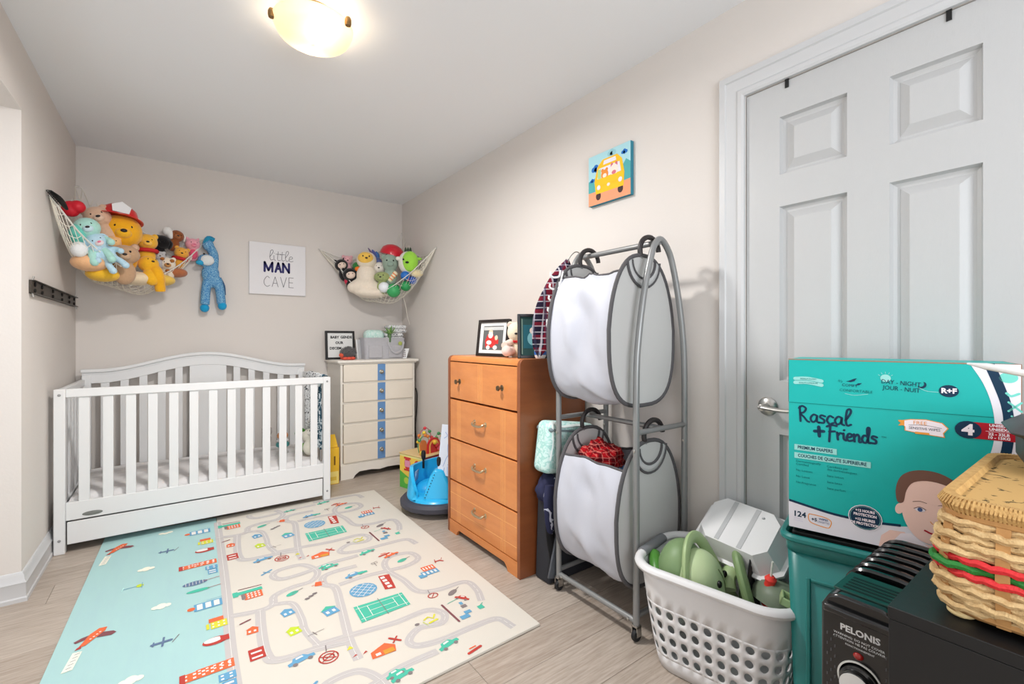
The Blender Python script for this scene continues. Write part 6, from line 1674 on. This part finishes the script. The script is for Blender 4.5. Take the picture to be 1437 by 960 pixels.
    ST(O([(.41, 1.68), (.455, 1.708)]), .004, RD, q3); ST(O([(.455, 1.68), (.41, 1.708)]), .004, RD, q3); ST(O([(.433, 1.725), (.44, 1.765)]), .004, GY)
    # signs, shelter, playground bits
    ST([(.908 + .022 * cos(a), 1.829 + o_ + .018 * sin(a)) for a in [2 * PI * k / 12 for k in range(13)]], .005, RD); ST(O([(.90, 1.84), (.908, 1.88)]), .003, GY); ST(O([(.9, 1.82), (.916, 1.838)]), .004, RD, q3)
    ST(O([(.905, 1.74), (.91, 1.60)]), .009, MR); ST(O([(.93, 1.735), (.985, 1.745)]), .003, GN)
    R(.925, .965, 1.60 + o_, 1.625 + o_, BU); R(.955, .985, 1.625 + o_, 1.645 + o_, BU, q3); R(.965, .99, 1.67 + o_, 1.69 + o_, GY); R(.97, .985, 1.695 + o_, 1.715 + o_, BU); R(1.02, 1.045, 1.62 + o_, 1.645 + o_, GN); ST(O([(1.02, 1.635), (1.055, 1.655)]), .003, GN, q3)
    ST(O([(.80, 1.69), (.82, 1.70), (.835, 1.68), (.85, 1.70)]), .008, YL); ST(O([(.81, 1.66), (.845, 1.665)]), .010, YL); ST(O([(.80, 1.65), (.79, 1.68)]), .003, LM); D(.765, 1.68 + o_, .010, .008, GY)
    ST(O([(.645, 1.665), (.675, 1.63)]), .010, RD); ST(O([(.648, 1.632), (.672, 1.66)]), .006, RD, q3)
    PG(O([(.56, 1.625), (.555, 1.59), (.64, 1.585), (.65, 1.62), (.62, 1.65)]), OR); R(.60, .638, 1.588 + o_, 1.612 + o_, OC, q3); R(.572, .59, 1.596 + o_, 1.61 + o_, WT, q3)
    PG(O([(.495, 1.69), (.52, 1.69), (.51, 1.71)]), YL); PG(O([(.50, 1.64), (.52, 1.645), (.515, 1.652)]), RD); PG(O([(.535, 1.635), (.555, 1.642), (.55, 1.65)]), RD)
    ST(O([(1.055, 2.10), (1.08, 2.10), (1.09, 2.085)]), .010, RD); ST(O([(1.06, 2.12), (1.05, 2.085)]), .004, RD, q3); ST(O([(1.09, 2.105), (1.10, 2.12)]), .003, RD)
    PG(O([(.505, 2.215), (.535, 2.205), (.54, 2.245), (.515, 2.25)]), OR); ST(O([(.495, 2.225), (.55, 2.235)]), .003, OR, q3)
    ST(O([(.80, 2.27), (.80, 2.235)]), .003, GY); ST(O([(.785, 2.272), (.815, 2.28), (.815, 2.265), (.785, 2.258), (.785, 2.272)]), .003, GY)
    ST(O([(.845, 2.32), (.90, 2.33)]), .012, RD); ST(O([(.86, 2.34), (.885, 2.342)]), .006, OR)
    ST(O([(.40, 1.86), (.46, 1.87)]), .002, GY); ST(O([(.42, 1.875), (.43, 1.85)]), .003, GY)
obj('printed_map', ml, [C(c, .75) for c in cols], mat_, smooth=0)

# ================================================================ RIDE-ON BUMPER CAR
bc_ = thing('bumper_car', 'bright blue toddler ride-on bumper car with dark rubber ring', 'ride-on toy', (1.422, 2.80, 0), rz=-.1)
blu = M('sky blue plastic', (44, 182, 236), .3, coat=.2); blu2 = M('sky blue inside', (40, 178, 238), .35)
CR = .232
obj('bumper_ring', MB().lathe([(CR - .05, .035), (CR - .01, .030), (CR + .012, .045), (CR + .014, .07), (CR - .004, .088), (CR - .05, .09), (CR - .06, .06)], 56), M('dark rubber', (66, 66, 76), .6), bc_)
obj('base', MB().lathe([(.002, .05), (CR - .055, .05), (CR - .03, .085), (CR - .04, .10), (CR - .06, .112), (.002, .112)], 48), blu, bc_)
def wall_arc(a0, a1, r, h0, hf, th, nn_=28):
    mb = MB(); vs = []
    for k in range(nn_ + 1):
        t = k / nn_; a = a0 + (a1 - a0) * t; h = hf(t)
        for rr, z in ((r, h0), (r * .90, h), (r * .90 - th, h), (r - th, h0)): vs.append((rr * cos(a), rr * sin(a), z))
    fs = [(k * 4 + q, k * 4 + (q + 1) % 4, k * 4 + 4 + (q + 1) % 4, k * 4 + 4 + q) for k in range(nn_) for q in range(4)] + [(3, 2, 1, 0), tuple(nn_ * 4 + q for q in range(4))]
    return mb.add(vs, fs)
# seat back wraps around the far left; opening faces the camera side
obj('seat_back', wall_arc(.75, 3.55, CR - .030, .10, lambda t: .10 + .215 * min(1, min(t / .10, (1 - t) / .26)) ** .8 - .035 * sin(PI * t), .022), blu, bc_, bev=.006)
obj('seat_cushion', MB().ell((-.01, .08, .10), (.125, .095, .075), n=24, h=12), blu2, bc_)
obj('side_pod', MB().prism([(-.150, -.115, .10), (.01, -.195, .10), (.02, -.16, .20), (-.005, -.125, .285), (-.06, -.105, .29), (-.095, -.105, .245)], (.035, .065, 0)), blu, bc_, bev=.016, seg=4)
obj('side_pod', MB().prism([(.10, .02, .105), (.19, .06, .105), (.17, .08, .22), (.13, .08, .27), (.10, .05, .25)], (-.02, .06, 0)), blu, bc_, bev=.015, seg=3)
for k in range(9): obj('rivet_dot', MB().ell((-.132 + k * .0085, -.124 + k * .0015, .125 + k * .0165), (.0035, .0035, .0035), n=8, h=5), black, bc_)
for s, (x, y) in enumerate(((-.02, -.085), (-.05, .135))):
    j_ = obj('joystick', MB().tube([(x, y, .24), (x, y, .31)], .008, 8), black, bc_)
    obj('grip', MB().lathe([(.010, .30), (.015, .315), (.017, .345), (.012, .362), (.002, .366)], 14, (x, y, 0)), black, j_)
lbm = MB()
for k in range(6): lbm.box(-.155, -.1535, -.02 + k * .0, -.02, .0, .0)
sa = 3.75
nrm = Vector((cos(2.55), sin(2.55), 0))
st_ = MB(); Fs = FR(Vector((-.115, .086, .215)) , (.6, .8, 0), (.06, -.045, 1))
frect(st_, Fs, -.038, .038, -.04, .032, .0, 0)
for r in range(6):
    for c in range(5): frect(st_, Fs, -.033 + c * .0135, -.023 + c * .0135, -.034 + r * .011, -.028 + r * .011, .0006, 1)
obj('warning_sticker', st_, [C((168, 200, 226)), C((96, 140, 186))], bc_, solid=.0008)
obj('logo_plate', MB().box(.10, .155, -.2, -.196, .107, .118).xf(Matrix.Rotation(.25, 4, 'Z')), C((226, 236, 240)), bc_)
for a in (.4, 2.2, 4.0, 5.4): obj('caster', MB().lathe([(.006, -.01), (.018, -.008), (.02, 0), (.018, .008), (.006, .01)], 14, (.14 * cos(a), .14 * sin(a), .02), ax='y').box(.14 * cos(a) - .008, .14 * cos(a) + .008, .14 * sin(a) - .013, .14 * sin(a) - .011, .02, .052), black, bc_)

# ================================================================ ACTIVITY CUBE, DRAWING
ac = thing('activity_cube', 'colourful wooden activity cube with bead mazes behind the blue car', 'toy', (1.462, 3.115, 0), rz=.28)
S_ = .262
obj('box', MB().box(0, S_, -.001 - S_ * .0, S_, 0, S_ - .004), [M('cube wood', (222, 176, 110), .5)], ac, bev=.003)
obj('tray', MB().box(-.006, S_ + .006, -.008, S_ + .004, S_ - .004, S_ + .006), M('cube pale wood', (226, 196, 140), .5), ac, bev=.003)
Fa = FR((0, -.0012, 0), (1, 0, 0), (0, 0, 1)); ml = MB()
frect(ml, Fa, .004, .258, .004, .215, .0003, 3); frect(ml, Fa, .0, .262, .215, .256, .0003, 0)
frect(ml, Fa, .01, .252, .16, .208, .0005, 4)
obj('front_print', ml, [C((186, 44, 52)), C((240, 196, 60)), C((90, 180, 80)), C((150, 128, 100)), C((176, 48, 52))], ac)
Fa = FR((-.0006, S_, 0), (0, -1, 0), (0, 0, 1)); ml = MB()
frect(ml, Fa, .0, S_, .0, .256, .0003, 1); fpoly(ml, Fa, [(0, 0), (S_, 0), (S_, .06), (.2, .10), (.1, .09), (0, .13)], .0006, 2)
frect(ml, Fa, .0, S_, .242, .256, .0006, 4); 
fdisc(ml, Fa, .09, .19, .035, .045, .0007, 0); frect(ml, Fa, .05, .13, .225, .24, .0008, 0); frect(ml, Fa, .05, .13, .135, .15, .0008, 0); frect(ml, Fa, .06, .12, .165, .215, .0009, 5)
fdisc(ml, Fa, .20, .2, .03, .03, .0007, 0); fdisc(ml, Fa, .2, .2, .018, .018, .0009, 4); fdisc(ml, Fa, .08, .06, .03, .025, .0008, 6)
obj('side_print', ml, [C((210, 56, 60)), C((244, 208, 92)), C((92, 186, 76)), C((40, 44, 50)), C((236, 228, 150)), C((228, 150, 180)), C((190, 220, 90))], ac)
def wood_disc(n, c, r, cc, th=.012): return obj(n, MB().lathe([(r, -th / 2), (r, th / 2)], 20, c, ax='y'), M('painted wood %d %d %d' % cc, cc, .4), ac)
for k, (cx0, cx1, y_, hh, cc) in enumerate(((.03, .12, .06, .17, (226, 190, 60)), (.07, .22, .12, .13, (60, 150, 80)), (.14, .26, .19, .17, (180, 60, 90)), (.18, .27, .06, .14, (70, 160, 90)))):
    pts = cr([(cx0, y_, S_), (cx0 - .01, y_, S_ + hh * .7), ((cx0 + cx1) / 2, y_, S_ + hh), (cx1 + .01, y_ + .02, S_ + hh * .6), (cx1, y_ + .02, S_)], 6)
    w_ = obj('bead_wire', MB().tube(pts, .0028, 6), M('wire %d' % k, cc, .35), ac)
    for j in (6, 11, 16): obj('bead', MB().ell(pts[j], (.014, .014, .013), n=14, h=8), M('bead %d' % ((j + k) % 4), [(226, 130, 60), (216, 60, 70), (70, 150, 90), (240, 200, 60)][(j + k) % 4], .35), w_)
for k, (r, cc) in enumerate(((.065, (206, 44, 48)), (.050, (240, 184, 90)), (.036, (200, 50, 50)))):
    obj('arch_toy', MB().prism([(.15 + r * cos(a), .04 - k * .001, S_ + .006 + .05 + r * sin(a)) for a in [PI * q / 14 for q in range(15)]] + [(.15 - r, .04 - k * .001, S_ + .006), (.15 + r, .04 - k * .001, S_ + .006)], (0, .012 + k * .002, 0)), M('arch %d' % k, cc, .4), ac)
obj('arch_toy', MB().prism([(.055 + .032 * cos(a), .05, S_ + .07 + .045 * sin(a)) for a in [PI * q / 12 for q in range(13)]] + [(.023, .05, S_ + .006), (.087, .05, S_ + .006)], (0, .012, 0)), M('arch orange', (214, 120, 60), .4), ac)
for k, (x, y, z, cc) in enumerate(((.15, .03, .085, (240, 200, 70)), (.17, .03, .06, (214, 60, 66)), (.19, .03, .035, (226, 90, 110)), (.24, .05, .05, (70, 170, 90)), (.01, .02, .03, (226, 200, 60)), (.23, .1, .09, (90, 160, 80)), (.205, .02, .02, (230, 120, 60)))):
    obj('bead', MB().ell((x, y, S_ + z), (.018, .014, .018), n=14, h=8), M('bd %d %d %d' % cc, cc, .4), ac)
ds = thing('drawing_sheet', 'tall white sheet with blue pencil drawing leaning by the blue car', 'drawing', (1.50, 2.76, .0), rz=-PI / 2 + .55, rot=None)
ds.location = (1.425, 2.655, .245); ds.rotation_euler = (-.12, .06, -.85)
obj('sheet', MB().box(-.075, .12, 0, .0025, 0, .33), C((222, 230, 244)), ds)
Fd = FR((0, -.0004, 0), (1, 0, 0), (0, 0, 1)); ml = MB()
for pts in ([(-.04, .06), (-.02, .12), (.0, .14), (.01, .10), (-.01, .07)], [(-.01, .12), (-.02, .2), (-.0, .22), (.02, .18)], [(-.03, .05), (-.035, .01)], [(-.01, .06), (-.005, .01)], [(-.05, .24), (-.03, .26), (-.045, .28)], [(.01, .26), (.03, .24), (.04, .28)]):
    fstroke(ml, Fd, pts, .004, .0003, 0)
obj('drawing', ml, C((150, 176, 222)), ds)
